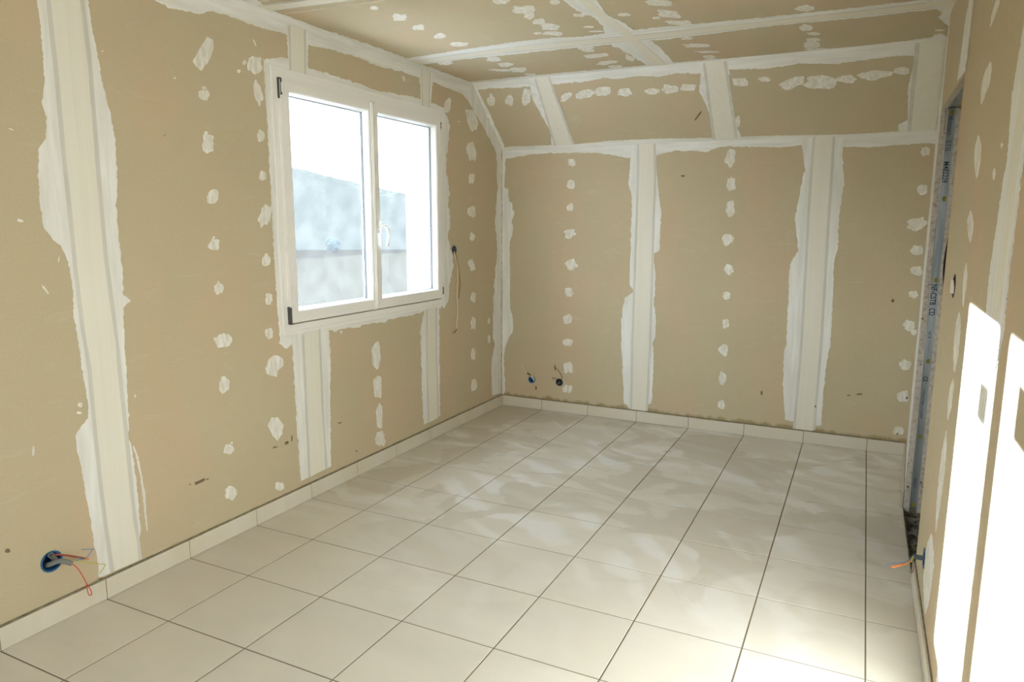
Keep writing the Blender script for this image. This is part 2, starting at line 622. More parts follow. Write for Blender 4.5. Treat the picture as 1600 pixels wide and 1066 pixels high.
# ------------------------------------------------------------------ floor
bm = bmesh.new()
tint = bm.faces.layers.float.new('tint')
g = 0.0027
rt = random.Random(4)
xs = [0.0] + [X0 + k * T for k in range(7)] + [W + 0.06]
ys = [-2.8 + j * T for j in range(0, 17)] + [YB]
ys = [YR] + [y for y in ys if y > YR + 0.05]
for i in range(len(xs) - 1):
    for j in range(len(ys) - 1):
        a0, a1, b0, b1 = xs[i] + g, xs[i + 1] - g, ys[j] + g, ys[j + 1] - g
        if i == 7:                 # cut tiles by the right wall stop at the doorway
            a1 = 2.948
        h = rt.uniform(-0.0002, 0.0002)
        bv = 0.0012
        vs = [bm.verts.new(p) for p in ((a0, b0, -0.008), (a1, b0, -0.008), (a1, b1, -0.008), (a0, b1, -0.008),
                                        (a0, b0, h - bv), (a1, b0, h - bv), (a1, b1, h - bv), (a0, b1, h - bv),
                                        (a0 + bv, b0 + bv, h), (a1 - bv, b0 + bv, h), (a1 - bv, b1 - bv, h), (a0 + bv, b1 - bv, h))]
        tv = rt.random()
        for q in ((8, 9, 10, 11), (4, 5, 9, 8), (5, 6, 10, 9), (6, 7, 11, 10), (7, 4, 8, 11), (0, 1, 5, 4), (1, 2, 6, 5), (2, 3, 7, 6), (3, 0, 4, 7)):
            f = bm.faces.new([vs[k] for k in q])
            f[tint] = tv
for (ya, yb_) in ((Y2 + 0.003, 3.2 - g), (3.2 + g, 3.6 - g), (3.6 + g, YB - 0.002)):     # slips filling the widening strip beyond the doorway
    vs = [bm.verts.new(p) for p in ((2.947, ya, 0), (wall_x(ya) - 0.004, ya, 0), (wall_x(yb_) - 0.004, yb_, 0), (2.947, yb_, 0))]
    f = bm.faces.new(vs)
    f[tint] = 0.5
box(bm, (-0.05, YR - 0.1, -0.12), (2.952, YB + 0.05, -0.0018), 1)
box(bm, (2.952, YR - 0.1, -0.12), (W + 0.10, Y1 - 0.003, -0.0018), 1)
box(bm, (2.952, Y2 + 0.003, -0.12), (W + 0.15, YB + 0.05, -0.0018), 1)
floor = struct(link('floor', bm, [TILE, GROUT], loc=(0, 0, 0)))

# ------------------------------------------------------------------ left wall with its window hole and box holes
def hole_uv(pl, cx, cy, r): return circle(*pl.uv(cx, cy), r)


LB1 = PL.uv(80.5, 877.5)
LB2 = PL.uv(709.5, 391)
hole1 = circle(LB1[0], LB1[1], 0.036)
hole2 = circle(LB2[0], LB2[1], 0.030)
bm = bmesh.new()
outer = [(YR, -0.1), (YB, -0.1), (YB, ZK), (YS, ZC), (YR, ZC)]
win = [(WY0, WZ0), (WY1, WZ0), (WY1, WZ1), (WY0, WZ1)]
slab(bm, [outer, win, hole1, hole2], lambda u, v: V((0, u, v)), lambda u, v: V((-0.06, u, v)))
wall_left = struct(link('wall_left', bm, [BOARD_SL], loc=(0, 0, 0)))
bm = bmesh.new()
outer2 = [(YR - 0.2, -3.0), (YB + 0.2, -3.0), (YB + 0.2, ZC + 0.3), (YR - 0.2, ZC + 0.3)]
win2 = [(WY0 + 0.03, WZ0 + 0.02), (3.0, WZ0 + 0.02), (3.0, WZ1 - 0.02), (WY0 + 0.03, WZ1 - 0.02)]
slab(bm, [outer2, win2], lambda u, v: V((-0.0605, u, v)), lambda u, v: V((-0.29, u, v)))
link('outer_masonry', bm, RENDER, wall_left)

# ------------------------------------------------------------------ back wall
BB1 = PB.uv(831, 593)
BB2 = PB.uv(874, 597.5)
bm = bmesh.new()
slab(bm, [[(0, -0.1), (3.06, -0.1), (3.06, ZK), (0, ZK)], circle(*BB1, 0.029), circle(*BB2, 0.029)], lambda u, v: V((u, YB, v)), lambda u, v: V((u, YB + 0.06, v)))
box(bm, (-0.1, YB + 0.0605, -0.1), (3.2, YB + 0.12, ZK + 0.15))
wall_back = struct(link('wall_back', bm, [BOARD_ST], loc=(0, 0, 0)))

# ------------------------------------------------------------------ ceiling (flat part and slope)
bm = bmesh.new()
box(bm, (-0.05, YR - 0.1, ZC), (W + 0.3, YS, ZC + 0.08))
slab(bm, [[(0, 0), (3.2, 0), (3.2, SLEN), (0, SLEN)]], lambda u, v: PS.at(u, v, 0), lambda u, v: PS.at(u, v, -0.08))
ceiling = struct(link('ceiling', bm, [BOARD], loc=(0, 0, 0)))

# ------------------------------------------------------------------ right wall: two boards on steel studs, doorway cut through
RB1 = PR.uv(1444, 873)
RB2 = PR.uv(1491, 447)
bm = bmesh.new()
TB = 0.026
zt = 2.6
# u = y, v = z ; subdivide in y so the bend beyond the doorway follows wall_x
near = [(YR, -0.02), (Y1, -0.02), (Y1, ZD), (Y1, zt), (YR, zt)]
slab(bm, [near, circle(*RB1, 0.030), circle(RB2[0], RB2[1], 0.034, 20, 0.036)], lambda u, v: V((W, u, v)), lambda u, v: V((W + TB, u, v)), 0, 1)
slab(bm, [[(Y1, ZD), (Y2, ZD), (Y2, zt), (Y1, zt)]], lambda u, v: V((wall_x(u), u, v)), lambda u, v: V((wall_x(u) + TB, u, v)), 0, 1)
slab(bm, [[(Y2, -0.02), (YB, -0.02), (YB, zt), (Y2, zt)]], lambda u, v: V((wall_x(u), u, v)), lambda u, v: V((wall_x(u) + TB, u, v)), 0, 1)
wall_right = struct(link('wall_right', bm, [BOARD, GYP], loc=(0, 0, 0)))
# far-side board; its cut edge by the doorway is ragged and bitten away at mid height
bm = bmesh.new()
XB0, XB1 = 3.0145, 3.052
rb = random.Random(9)
edge = []
for i in range(90):
    z = -0.02 + i * (ZD + 0.0) / 89
    d = 0.002 * noise.noise(V((z * 20, 3, 1)))
    bite = max(0.0, 1 - abs((z - 1.32) / 0.27) ** 1.6) * 0.029
    edge.append((XB1 - bite + d, z))
slab(bm, [[(XB0, -0.02)] + edge + [(XB0, ZD)]], lambda u, v: V((u, Y2, v)), lambda u, v: V((u, Y2 + 0.04, v)), 0, 0)
link('cut_board_edge', bm, GYP, wall_right)
bm = bmesh.new()
box(bm, (XB0, YR, -0.02), (XB1 - 0.01, Y1 - 0.002, ZC + 0.05))
box(bm, (XB0, Y1 - 0.002, ZD), (XB1 - 0.006, YB, ZC + 0.05))
box(bm, (XB0 - 0.002, Y2 + 0.041, -0.02), (XB0 + 0.004, YB, ZD))
link('far_board', bm, BOARD, wall_right)
bm = bmesh.new()      # frayed edge piece beside the room-side corner
for i in range(60):
    z = 0.0 + i * ZD / 60
    wq = 0.0015 * abs(noise.noise(V((z * 31, 1, 5))))
    box(bm, (wall_x(Y2) + 0.0005, Y2 - 0.0006 - wq, z), (wall_x(Y2) + TB - 0.001, Y2 + 0.002, z + ZD / 60))
link('cut_board_edge', bm, GYP, wall_right)

# steel stud in the jamb: a C channel whose web faces the doorway
XS0, XS1 = 2.9775, 3.0135
stud_bm = bmesh.new()
holes = []
for (px, py) in ((1490.5, 176), (1477.5, 311), (1464.5, 438), (1452, 565), (1438.5, 683), (1426, 795)):
    d = ray(px, py)
    t_ = (Y2 + 0.006 - CAM.y) / d.y
    p = CAM + d * t_
    holes.append((min(max(p.x, XS0 + 0.013), XS1 - 0.013), max(0.02, p.z)))
slab(stud_bm, [[(XS0, -0.02), (XS1, -0.02), (XS1, ZD), (XS0, ZD)]] + [circle(h[0], h[1], 0.0105, 18, 0.013) for h in holes],
     lambda u, v: V((u, Y2 + 0.006, v)), lambda u, v: V((u, Y2 + 0.0075, v)))
box(stud_bm, (XS0 - 0.0012, Y2 + 0.0004, -0.02), (XS0 + 0.001, Y2 + 0.035, ZD - 0.006), 1)  # flange edge; its highlight is painted in with a paler steel
box(stud_bm, (XS1, Y2 + 0.0008, -0.02), (XS1 + 0.001, Y2 + 0.035, ZD - 0.006))
box(stud_bm, (XS0, Y2 + 0.004, -0.02), (XS0 + 0.005, Y2 + 0.006, ZD - 0.006))
box(stud_bm, (XS1 - 0.006, Y2 + 0.004, -0.02), (XS1, Y2 + 0.006, ZD - 0.006))
stud = link('metal_stud', stud_bm, [ZINC, mat('steel_edge_highlight', (0.86, 0.86, 0.84), 0.3, 0.2)], wall_right)
for h in holes:
    bm = bmesh.new()
    slab(bm, [circle(h[0], h[1], 0.0125, 14, 0.016)], lambda u, v: V((u, Y2 + 0.0085, v)), lambda u, v: V((u, Y2 + 0.02, v)))
    link('insulation_plug', bm, WOOL, stud)


def lettering(txt, x, z, size, m, parent, squeeze=1.0):
    """printed on the web, reading downwards"""
    cu = bpy.data.curves.new('t', 'FONT')
    cu.body = txt
    cu.size = size
    cu.extrude = 0.0003
    cu.offset = size * 0.012
    to = bpy.data.objects.new('t', cu)
    C.objects.link(to)
    bpy.context.view_layer.update()
    me = bpy.data.meshes.new_from_object(to.evaluated_get(bpy.context.evaluated_depsgraph_get()))
    C.objects.unlink(to)
    bpy.data.objects.remove(to)
    me.name = 'lettering'
    for v in me.vertices:       # text x runs down the stud, text y runs to the right
        a, b, c = v.co
        v.co = V((b, -c, -a * squeeze))
    me.materials.clear()
    me.materials.append(m)
    o = bpy.data.objects.new('lettering', me)
    C.objects.link(o)
    o.parent = parent
    o.location = V((x, Y2 + 0.0056, z)) - getattr_world(parent)
    return o


lettering('NF-CSTB  CD', XS0 + 0.005, 1.209, 0.036, INK, stud, 0.76)
lettering('Montant', XS0 + 0.007, 2.040, 0.030, INKB, stud, 0.90)
lettering('STIL', XS0 + 0.0065, 1.925, 0.032, INKB, stud, 1.05)
lettering('M482229', XS0 + 0.005, 1.822, 0.034, INK, stud, 0.82)
lettering('CE', XS0 + 0.0075, 0.727, 0.030, INK, stud, 0.75)
# worn, unreadable rows of print
rk = random.Random(21)
for (z0, z1, m_) in ((0.965, 0.93, INKB), (0.66, 0.50, INKB), (0.17, 0.12, INKB)):
    bm = bmesh.new()
    z = z0
    while z > z1:
        hgt = rk.uniform(0.0025, 0.005)
        a = XS0 + 0.008 + rk.uniform(0, 0.004)
        b = XS0 + 0.024 - rk.uniform(0, 0.004)
        if rk.random() < 0.5: box(bm, (a, Y2 + 0.0054, z - hgt), (b, Y2 + 0.0061, z))
        else:
            box(bm, (a, Y2 + 0.0054, z - hgt), (a + 0.004, Y2 + 0.0061, z))
            box(bm, (b - 0.005, Y2 + 0.0054, z - hgt * 1.4), (b, Y2 + 0.0061, z))
        z -= hgt + rk.uniform(0.002, 0.006)
    link('worn_print', bm, m_, stud)
# steel track over the doorway, seen in its soffit, and the near stud
bm = bmesh.new()
slab(bm, [[(Y1, XS0 - 0.001), (Y2 + 0.004, XS0 - 0.001), (Y2 + 0.004, XS1 + 0.001), (Y1, XS1 + 0.001)]], lambda u, v: V((v, u, ZD + 0.004)), lambda u, v: V((v, u, ZD + 0.006)))
link('metal_track', bm, ZINC, wall_right)
bm = bmesh.new()
box(bm, (XS0, Y1 - 0.006, -0.02), (XS1, Y1 - 0.0075, ZD))
link('metal_stud', bm, ZINC, wall_right)
bm = bmesh.new()      # solid filling behind, so no light passes between the boards
box(bm, (W + TB + 0.001, YR, -0.02), (XS1, Y1 - 0.02, ZC + 0.05))
box(bm, (XS0 + 0.004, Y1, ZD + 0.03), (XS1, Y2, ZC + 0.05))
box(bm, (XS0 + 0.006, Y2 + 0.04, -0.02), (XS1, Y2 + 0.15, ZD + 0.02))
link('wall_filling', bm, CONC, wall_right)
# specks and smears of mortar on the jamb
for (x, z, a, b) in ((2.966, 0.79, 0.006, 0.003), (2.962, 0.12, 0.005, 0.006), (2.956, 0.25, 0.002, 0.003), (3.036, 0.13, 0.010, 0.004), (3.04, 0.69, 0.003, 0.010), (2.97, 0.2, 0.006, 0.0015), (2.955, 1.03, 0.006, 0.004), (3.02, 0.155, 0.004, 0.005)):
    bm = bmesh.new()
    slab(bm, [circle(x, z, a, 9, b)], lambda u, v: V((u, Y2 - 0.0034, v)), lambda u, v: V((u, Y2 + 0.001, v)))
    link('mortar_speck', bm, SMUDGE, wall_right)
# the little notch with its cut line at the head of the jamb
bm = bmesh.new()
for a, b in (((2.9685, 1.958), (2.9705, 2.072)), ((2.9685, 1.956), (2.9775, 1.960)), ((2.964, 1.205), (2.9775, 1.209)), ((2.974, 1.209), (2.9755, 1.55))):
    box(bm, (a[0], Y2 - 0.0032, a[1]), (b[0], Y2 - 0.0022, b[1]))
link('cut_line', bm, SMUDGE, wall_right)

# walls that close the space behind the camera and beyond the doorway
bm = bmesh.new()
slab(bm, [[(-0.1, -0.1), (W + 0.1, -0.1), (W + 0.1, ZC + 0.1), (-0.1, ZC + 0.1)], [(0.5, 0.90), (2.5, 0.90), (2.5, 2.3), (0.5, 2.3)]], lambda u, v: V((u, YR, v)), lambda u, v: V((u, YR - 0.1, v)))  # unseen opening added in the rear wall, letting in sky as fill light
struct(link('wall_rear', bm, BOARD))
bm = bmesh.new()
box(bm, (4.6, -0.5, -0.1), (4.7, 5.0, 2.7))
box(bm, (XB1, 4.9, -0.1), (4.6, 5.0, 2.7))
box(bm, (XB1, -0.5, -0.1), (4.6, -0.4, 2.7))
box(bm, (XB1, YB, -0.1), (3.06, 4.9, 2.7))
struct(link('wall_corridor', bm, BOARD))
bm = bmesh.new()
box(bm, (XB1 - 0.01, -0.5, 2.6), (4.7, 5.0, 2.7))
struct(link('ceiling_corridor', bm, BOARD))
bm = bmesh.new()
box(bm, (XB1, -0.5, -0.12), (4.7, 5.0, -0.030))
box(bm, (2.952, Y1 - 0.003, -0.12), (XB1, Y2 + 0.003, -0.028))
struct(link('floor_corridor', bm, CONC))

# ------------------------------------------------------------------ skirting tiles
def skirting(name, n_pts, horizontal):
    bm = bmesh.new()
    tn = bm.faces.layers.float.new('tint')
    return bm, tn


rs = random.Random(8)
SK, SH = 0.010, 0.085
bm = bmesh.new()
tn = bm.faces.layers.float.new('tint')
yj = [y for y in ys]
for a, b in zip(yj, yj[1:]):
    fs = box(bm, (0.003, a + 0.0018, 0.002), (SK, b - 0.0018, SH), 0)
    tv = rs.random()
    for f in fs: f[tn] = tv
box(bm, (0.0, YR, 0.0), (SK - 0.002, YB - SK, SH - 0.001), 1)
box(bm, (0.0, YR, SH - 0.001), (0.0065, YB - 0.002, SH + 0.0065), 1)
struct(link('baseboard_left', bm, [STILE, MORTAR], loc=(0, 0, 0)))
bm = bmesh.new()
tn = bm.faces.layers.float.new('tint')
xj = [SK] + [X0 + k * T for k in range(7)] + [2.992]
for a, b in zip(xj, xj[1:]):
    fs = box(bm, (a + 0.0020, YB - SK, 0.002), (b - 0.0020, YB - 0.003, SH), 0)
    tv = rs.random()
    for f in fs: f[tn] = tv
box(bm, (SK, YB - SK + 0.002, 0.0), (2.992, YB, SH - 0.001), 1)
box(bm, (SK, YB - 0.0065, SH - 0.001), (2.992, YB, SH + 0.0065), 1)
struct(link('baseboard_back', bm, [STILE, MORTAR], loc=(0, 0, 0)))
bm = bmesh.new()
tn = bm.faces.layers.float.new('tint')
yk = [YR] + [2.043 - 0.4 * k for k in range(12, -1, -1) if 2.043 - 0.4 * k > YR + 0.05]
for a, b in zip(yk, yk[1:]):
    fs = box(bm, (W - 0.011, a + 0.0013, 0.002), (W - 0.003, b - 0.0013, SH), 0)
    tv = rs.random()
    for f in fs: f[tn] = tv
box(bm, (W - 0.009, YR, 0.0), (W, Y1 - 0.004, SH - 0.001), 1)
box(bm, (W - 0.005, YR, SH - 0.001), (W, Y1 - 0.004, SH + 0.005), 1)
for a, b in ((Y2 + 0.001, 3.2), (3.2, 3.6), (3.6, YB - SK)):      # short run beyond the doorway
    slab(bm, [[(a + 0.0013, 0.002), (b - 0.0013, 0.002), (b - 0.0013, SH), (a + 0.0013, SH)]], lambda u, v: V((wall_x(u) - 0.014, u, v)), lambda u, v: V((wall_x(u) - 0.0045, u, v)), 0)
slab(bm, [[(Y2 + 0.001, 0.002), (YB - SK, 0.002), (YB - SK, SH - 0.001), (Y2 + 0.001, SH - 0.001)]], lambda u, v: V((wall_x(u) - 0.0045, u, v)), lambda u, v: V((wall_x(u), u, v)), 1)
struct(link('baseboard_right', bm, [STILE, MORTAR], loc=(0, 0, 0)))
# mortar bed edge of the tiling across the doorway
bm = bmesh.new()
box(bm, (2.9482, Y1 - 0.002, -0.028), (2.9525, Y2 + 0.002, -0.001))
struct(link('trim_1', bm, MORTAR))

# ------------------------------------------------------------------ window
window = struct(bpy.data.objects.new('window_1', None))
C.objects.link(window)
window.location = (0, (WY0 + WY1) / 2, WZ0)
window['label'] = 'white PVC double casement window in the left wall'


def ring(bm, y0, y1, z0, z1, iy0, iy1, iz0, iz1, x0, x1, mi=0, bev=0.002, chamfer=0.0):
    """mitred frame: outer rectangle, inner rectangle, from x0 (outside) to x1 (room side)"""
    O = [(y0, z0), (y1, z0), (y1, z1), (y0, z1)]
    I = [(iy0, iz0), (iy1, iz0), (iy1, iz1), (iy0, iz1)]
    for k in range(4):
        j = (k + 1) % 4
        vs = []
        for x in (x0, x1):
            c = chamfer if x == x1 else 0.0
            sgn = [(-1, -1), (1, -1), (1, 1), (-1, 1)]
            for (pt, s_) in ((O[k], None), (O[j], None), (I[j], sgn[j]), (I[k], sgn[k])):
                q = pt if s_ is None else (pt[0] + s_[0] * c, pt[1] + s_[1] * c)
                vs.append(bm.verts.new((x, q[0], q[1])))
        for q in ((0, 1, 2, 3), (7, 6, 5, 4), (0, 4, 5, 1), (1, 5, 6, 2), (2, 6, 7, 3), (3, 7, 4, 0)):
            bm.faces.new([vs[i] for i in q]).material_index = mi
    if bev:
        es = [e for e in bm.edges if e.is_valid and all(abs(v.co.x - x1) < 1e-6 for v in e.verts)]


FX = 0.006
bm = bmesh.new()
ring(bm, WY0, WY1, WZ0, WZ1, 1.500, 2.985, 0.985, 2.203, -0.070, FX)
ring(bm, WY0 + 0.02, WY1 - 0.02, WZ0 + 0.02, WZ1 - 0.02, 1.53, 2.955, 1.01, 2.18, -0.07, -0.04)
ring(bm, WY0 + 0.001, WY1 - 0.001, WZ0 + 0.001, WZ1 - 0.001, WY0 + 0.016, WY1 - 0.016, WZ0 + 0.016, WZ1 - 0.016, FX - 0.001, FX + 0.004)
link('window_frame', bm, PVC, window)


def sash(y0, y1, z0, z1, iy0, iy1, iz0, iz1):
    bm = bmesh.new()
    xf = 0.020
    # outer member with rounded edges
    ring(bm, y0, y1, z0, z1, iy0 - 0.004, iy1 + 0.004, iz0 - 0.004, iz1 + 0.004, -0.055, xf)
    # rounded nose around the rim
    ring(bm, y0 + 0.003, y1 - 0.003, z0 + 0.003, z1 - 0.003, iy0 - 0.007, iy1 + 0.007, iz0 - 0.007, iz1 + 0.007, xf - 0.001, xf + 0.0015)
    s_ = link('sash_frame', bm, PVC, window)
    # glazing bead sloping back to the pane
    bm = bmesh.new()
    O = [(iy0 - 0.004, iz0 - 0.004), (iy1 + 0.004, iz0 - 0.004), (iy1 + 0.004, iz1 + 0.004), (iy0 - 0.004, iz1 + 0.004)]
    I = [(iy0 + 0.010, iz0 + 0.010), (iy1 - 0.010, iz0 + 0.010), (iy1 - 0.010, iz1 - 0.010), (iy0 + 0.010, iz1 - 0.010)]
    for k in range(4):
        j = (k + 1) % 4
        prof = []
        for q in (k, j):
            prof.append([bm.verts.new((x, O[q][0] + (I[q][0] - O[q][0]) * f, O[q][1] + (I[q][1] - O[q][1]) * f)) for x, f in ((xf - 0.001, 0), (xf - 0.003, 0.35), (-0.018, 0.9), (-0.020, 1.0), (-0.040, 1.0), (-0.040, 0.0))])
        a, b = prof
        for i in range(6):
            i2 = (i + 1) % 6
            bm.faces.new((a[i], b[i], b[i2], a[i2]))
    link('glazing_bead', bm, PVC, s_)
    # gasket and spacer bar between the two panes
    py0, py1, pz0, pz1 = iy0 + 0.010, iy1 - 0.010, iz0 + 0.010, iz1 - 0.010
    bm = bmesh.new()
    ring(bm, py0 - 0.004, py1 + 0.004, pz0 - 0.004, pz1 + 0.004, py0 + 0.002, py1 - 0.002, pz0 + 0.002, pz1 - 0.002, -0.0235, -0.0200)
    link('gasket', bm, GASKET, s_)
    bm = bmesh.new()
    for a, b, k in ((-0.034, -0.0268, 1), (-0.043, -0.034, 0), (-0.046, -0.043, 1)):
        ring(bm, py0 - 0.004, py1 + 0.004, pz0 - 0.004, pz1 + 0.004, py0 + 0.0005, py1 - 0.0005, pz0 + 0.0005, pz1 - 0.0005, a, b, k)
    link('spacer_bar', bm, [SPACER, GASKET], s_)
    bm = bmesh.new()
    box(bm, (-0.0262, py0 - 0.003, pz0 - 0.003), (-0.0242, py1 + 0.003, pz1 + 0.003))
    link('pane', bm, GLASS, s_)
    return s_


sl = sash(1.493, 2.216, 0.995, 2.208, 1.555, 2.192, 1.055, 2.157)
sr = sash(2.236, 2.981, 0.995, 2.208, 2.283, 2.924, 1.055, 2.157)
bm = bmesh.new()
box(bm, (0.010, 2.210, 1.000), (0.0265, 2.242, 2.204), 0, 0.003)
box(bm, (0.026, 2.2185, 1.002), (0.030, 2.2335, 2.202), 0, 0.0015)
box(bm, (-0.055, 2.206, 0.99), (0.010, 2.246, 2.206))
link('meeting_rail', bm, PVC, window)
bm = bmesh.new()      # lower outer drip of the frame
box(bm, (-0.060, WY0 + 0.03, WZ0 + 0.022), (-0.33, 3.0, WZ0 + 0.035))
link('outer_sill', bm, RENDER, window)


def hinge(y, z, h, cap):
    bm = bmesh.new()
    box(bm, (FX, y - 0.011, z - h / 2), (FX + 0.012, y + 0.011, z + h / 2), 0, 0.002)
    tube(bm, [V((FX + 0.014, y, z - h / 2 + 0.004)), V((FX + 0.014, y, z + h / 2 - 0.004))], 0.0055, 10, 0)
    if cap:
        tube(bm, [V((FX + 0.016, y + 0.003, z - h * 0.20)), V((FX + 0.016, y + 0.003, z + h * 0.26))], 0.0068, 10, 1)
        tube(bm, [V((FX + 0.016, y + 0.001, z - h * 0.45)), V((FX + 0.016, y + 0.001, z - h * 0.34))], 0.0065, 10, 1)
    return link('hinge', bm, [DARKMET, PVC], window)


_p = PL.uv(434, 137); hinge(_p[0], _p[1] - 0.002, 0.100, True)
_p = PL.uv(450.5, 493); hinge(_p[0], _p[1], 0.092, False)
hinge(2.986, 2.165, 0.05, True)
hinge(2.988, 1.045, 0.055, False)
# handle: rosette, neck and curved lever hanging down
hy, hz = 2.262, 1.487
bm = bmesh.new()
box(bm, (0.020, hy - 0.015, hz - 0.036), (0.030, hy + 0.015, hz + 0.036), 0, 0.004)
tube(bm, [V((0.028, hy, hz + 0.006)), V((0.046, hy, hz + 0.006))], 0.011, 14)
handle_plate = link('window_handle', bm, PVC, sr)
bm = bmesh.new()
pth = smooth_path([(0.046, hy - 0.004, hz + 0.008), (0.056, hy + 0.014, hz + 0.008), (0.062, hy + 0.032, hz - 0.010), (0.064, hy + 0.040, hz - 0.045), (0.062, hy + 0.038, hz - 0.080), (0.058, hy + 0.030, hz - 0.112)], 6)
tube(bm, pth, lambda t: 0.0085 - 0.002 * t, 12)
link('handle_lever', bm, PVC, sr, smooth=True)

# ------------------------------------------------------------------ factory labels stuck on the outside of the panes
bm = bmesh.new()
bm.faces.new([bm.verts.new(p) for p in ((-0.0270, 2.350, 1.885), (-0.0270, 2.490, 1.885), (-0.0270, 2.490, 2.005), (-0.0270, 2.350, 2.005))])
o = link('glass_label', bm, LABEL)
o['label'] = 'small thin white sticker on the right-hand window pane'
o['category'] = 'sticker'
bm = bmesh.new()
bm.faces.new([bm.verts.new(p) for p in ((-0.0270, 1.90, 1.95), (-0.0270, 2.045, 1.95), (-0.0270, 2.045, 2.085), (-0.0270, 1.90, 2.085))])
o = link('glass_label', bm, LABEL)
o['label'] = 'thin white sticker high on the left-hand window pane'
o['category'] = 'sticker'

# ------------------------------------------------------------------ joint bands, LEFT WALL
def cl_low(u, v): return (u, min(max(v, 0.0925), ZC - 0.0005 if u < YS else 9))


band(wall_left, PL,
     [(45, -140), (57, -14), (58, 0), (63, 38), (67, 89), (70, 127), (66, 162), (73, 187), (71, 218), (60, 233), (59.5, 285), (63, 321), (68, 356), (84, 375), (95, 384), (104, 402), (109, 422), (114, 452), (115, 493), (123, 536), (128, 578), (134, 611), (138, 636), (137, 654), (127, 667), (118.5, 677), (119, 697), (127, 732), (134, 776), (141, 808), (144, 832), (150, 865), (155, 903)],
     [(124, -140), (136, -14), (137, 0), (143, 38), (152, 86), (161, 137), (172, 177), (180, 218), (183, 285), (181, 321), (185, 366), (190, 412), (192.5, 460), (204, 470), (192.5, 481), (194.5, 538), (195.5, 560), (199, 616), (201, 667), (199, 682), (206, 702), (211.5, 743), (216.6, 793), (219, 825), (217, 862), (216, 876)],
     FILL_V, TAPE_V, [(66, -140), (78, -14), (78.5, 0), (90, 101), (104, 253), (106, 270), (121.6, 427), (135.5, 540), (141, 560), (152, 682), (166, 808), (172, 850), (178, 893)],
     [(111, -140), (123, -14), (124, 0), (137, 106), (149.5, 268), (162, 407), (180, 538), (182.5, 573), (195, 692), (206.5, 808), (214, 850), (216, 876)], clip=cl_low, seed=1.1, amp=1.3)
band(wall_left, PL, [(207, 697), (213, 715), (219, 745), (223, 775), (226, 808), (229, 830)], [(209, 697), (216, 715), (222, 745), (227, 775), (229, 808), (231, 830)], FILL_V, t=0.0006, amp=0.8, seed=2.2)
# above the window
band(wall_left, PL, [(447, 38), (448, 60), (450, 85), (452, 108)], [(482, 50), (481, 75), (481, 100), (482, 118)], FILL_V, TAPE_V, [(453, 40), (455, 112)], [(474, 46), (475, 117)], seed=3, t=0.0014)
band(wall_left, PL, [(653, 105), (656, 130), (658.5, 168)], [(678, 115), (675, 140), (672, 172)], FILL_V, TAPE_V, [(659, 107), (661, 168)], [(671, 113), (669, 171)], seed=4, t=0.0014)
# below the window
band(wall_left, PL, [(456, 523), (458, 565), (461, 616), (464.6, 679), (469.7, 752)], [(513, 508), (516.5, 555), (515, 603), (516.5, 667), (517, 729)], FILL_V, TAPE_V, [(474.7, 522), (480, 640), (485, 745)], [(497, 512), (502, 640), (507.7, 733)], clip=cl_low, seed=5)
band(wall_left, PL, [(664, 480), (657, 516), (658.4, 578), (659.7, 616), (662, 664)], [(686, 474), (686, 500), (686, 540), (686.5, 590), (687.5, 650)], FILL_V, TAPE_V, [(668, 482), (668, 570), (671, 660)], [(680, 478), (681, 570), (683.5, 653)], clip=cl_low, seed=6)
# wall / ceiling angle


def cl_top(u, v): return (u, min(v, ZC - 0.0002 if u < YS else ZK + (YB - u) * (ZC - ZK) / (YB - YS)))


band(wall_left, PL, [(-500, -317), (240, -50), (300, -29), (400, 5), (475, 32), (560, 63), (650, 95), (738, 126)],
     [(-520, -262), (60, -62), (235, -14), (243, 0), (266, 13), (291, 18), (311.6, 21.5), (329, 17), (367, 28), (400, 41), (448, 53), (484, 71), (521.6, 78.5), (562, 91), (597.6, 106), (628, 111.5), (653, 121.6), (676, 129), (727, 149)], FILL_Y, clip=cl_top, seed=7, t=0.0011, amp=1.4)
band(wall_left, PL, [(738, 128), (760, 179), (784, 230)], [(722, 146), (730, 156), (737, 167), (754.6, 197.6), (775, 237)], FILL_V, clip=cl_top, seed=8, t=0.0010, amp=0.8)
# vertical angle with the back wall, left side
band(wall_left, PL, [(775, 233), (777.5, 295), (773.6, 346), (777.5, 391.6), (773.6, 422), (771, 473), (770, 523), (773, 540), (767, 573), (769, 618)], [(783.5, 235), (783.5, 300), (783.4, 400), (783.3, 500), (783, 614)], FILL_V, clip=lambda u, v: (min(u, YB - 0.0005), max(v, 0.0925)), seed=9, t=0.0012)
# filler packed around the window frame
cw = lambda u, v: (min(max(u, 0), 3.9), v)
band(wall_left, PL, [(412, 98), (416, 92), (434, 89), (451, 91), (470, 104), (487, 108), (511, 115), (544, 125), (560, 130), (585, 141), (615, 146), (640, 151), (656, 156), (678, 162), (691, 167), (699, 172)], [(417, 102), (430, 106), (451, 112), (487, 121), (511, 129), (560, 143), (615, 160), (656, 171), (692, 181)], FILL_Y, seed=10, t=0.0010, amp=1.6)
band(wall_left, PL, [(411, 92), (418, 200), (423, 300), (428, 400), (433, 470), (437, 533)], [(424, 100), (430, 200), (434, 300), (438, 400), (442, 470), (447, 533)], FILL_V, seed=11, t=0.0009, amp=1.3)
band(wall_left, PL, [(686, 180), (688, 300), (690, 400), (690, 478)], [(694, 176), (700, 185), (703, 200), (699, 228), (697, 262), (699, 275), (703, 300), (700, 320), (704, 345), (702, 357), (699, 370), (706, 396), (708, 415), (703, 440), (700, 470), (694, 482)], FILL_V, seed=12, t=0.0010, amp=1.3)
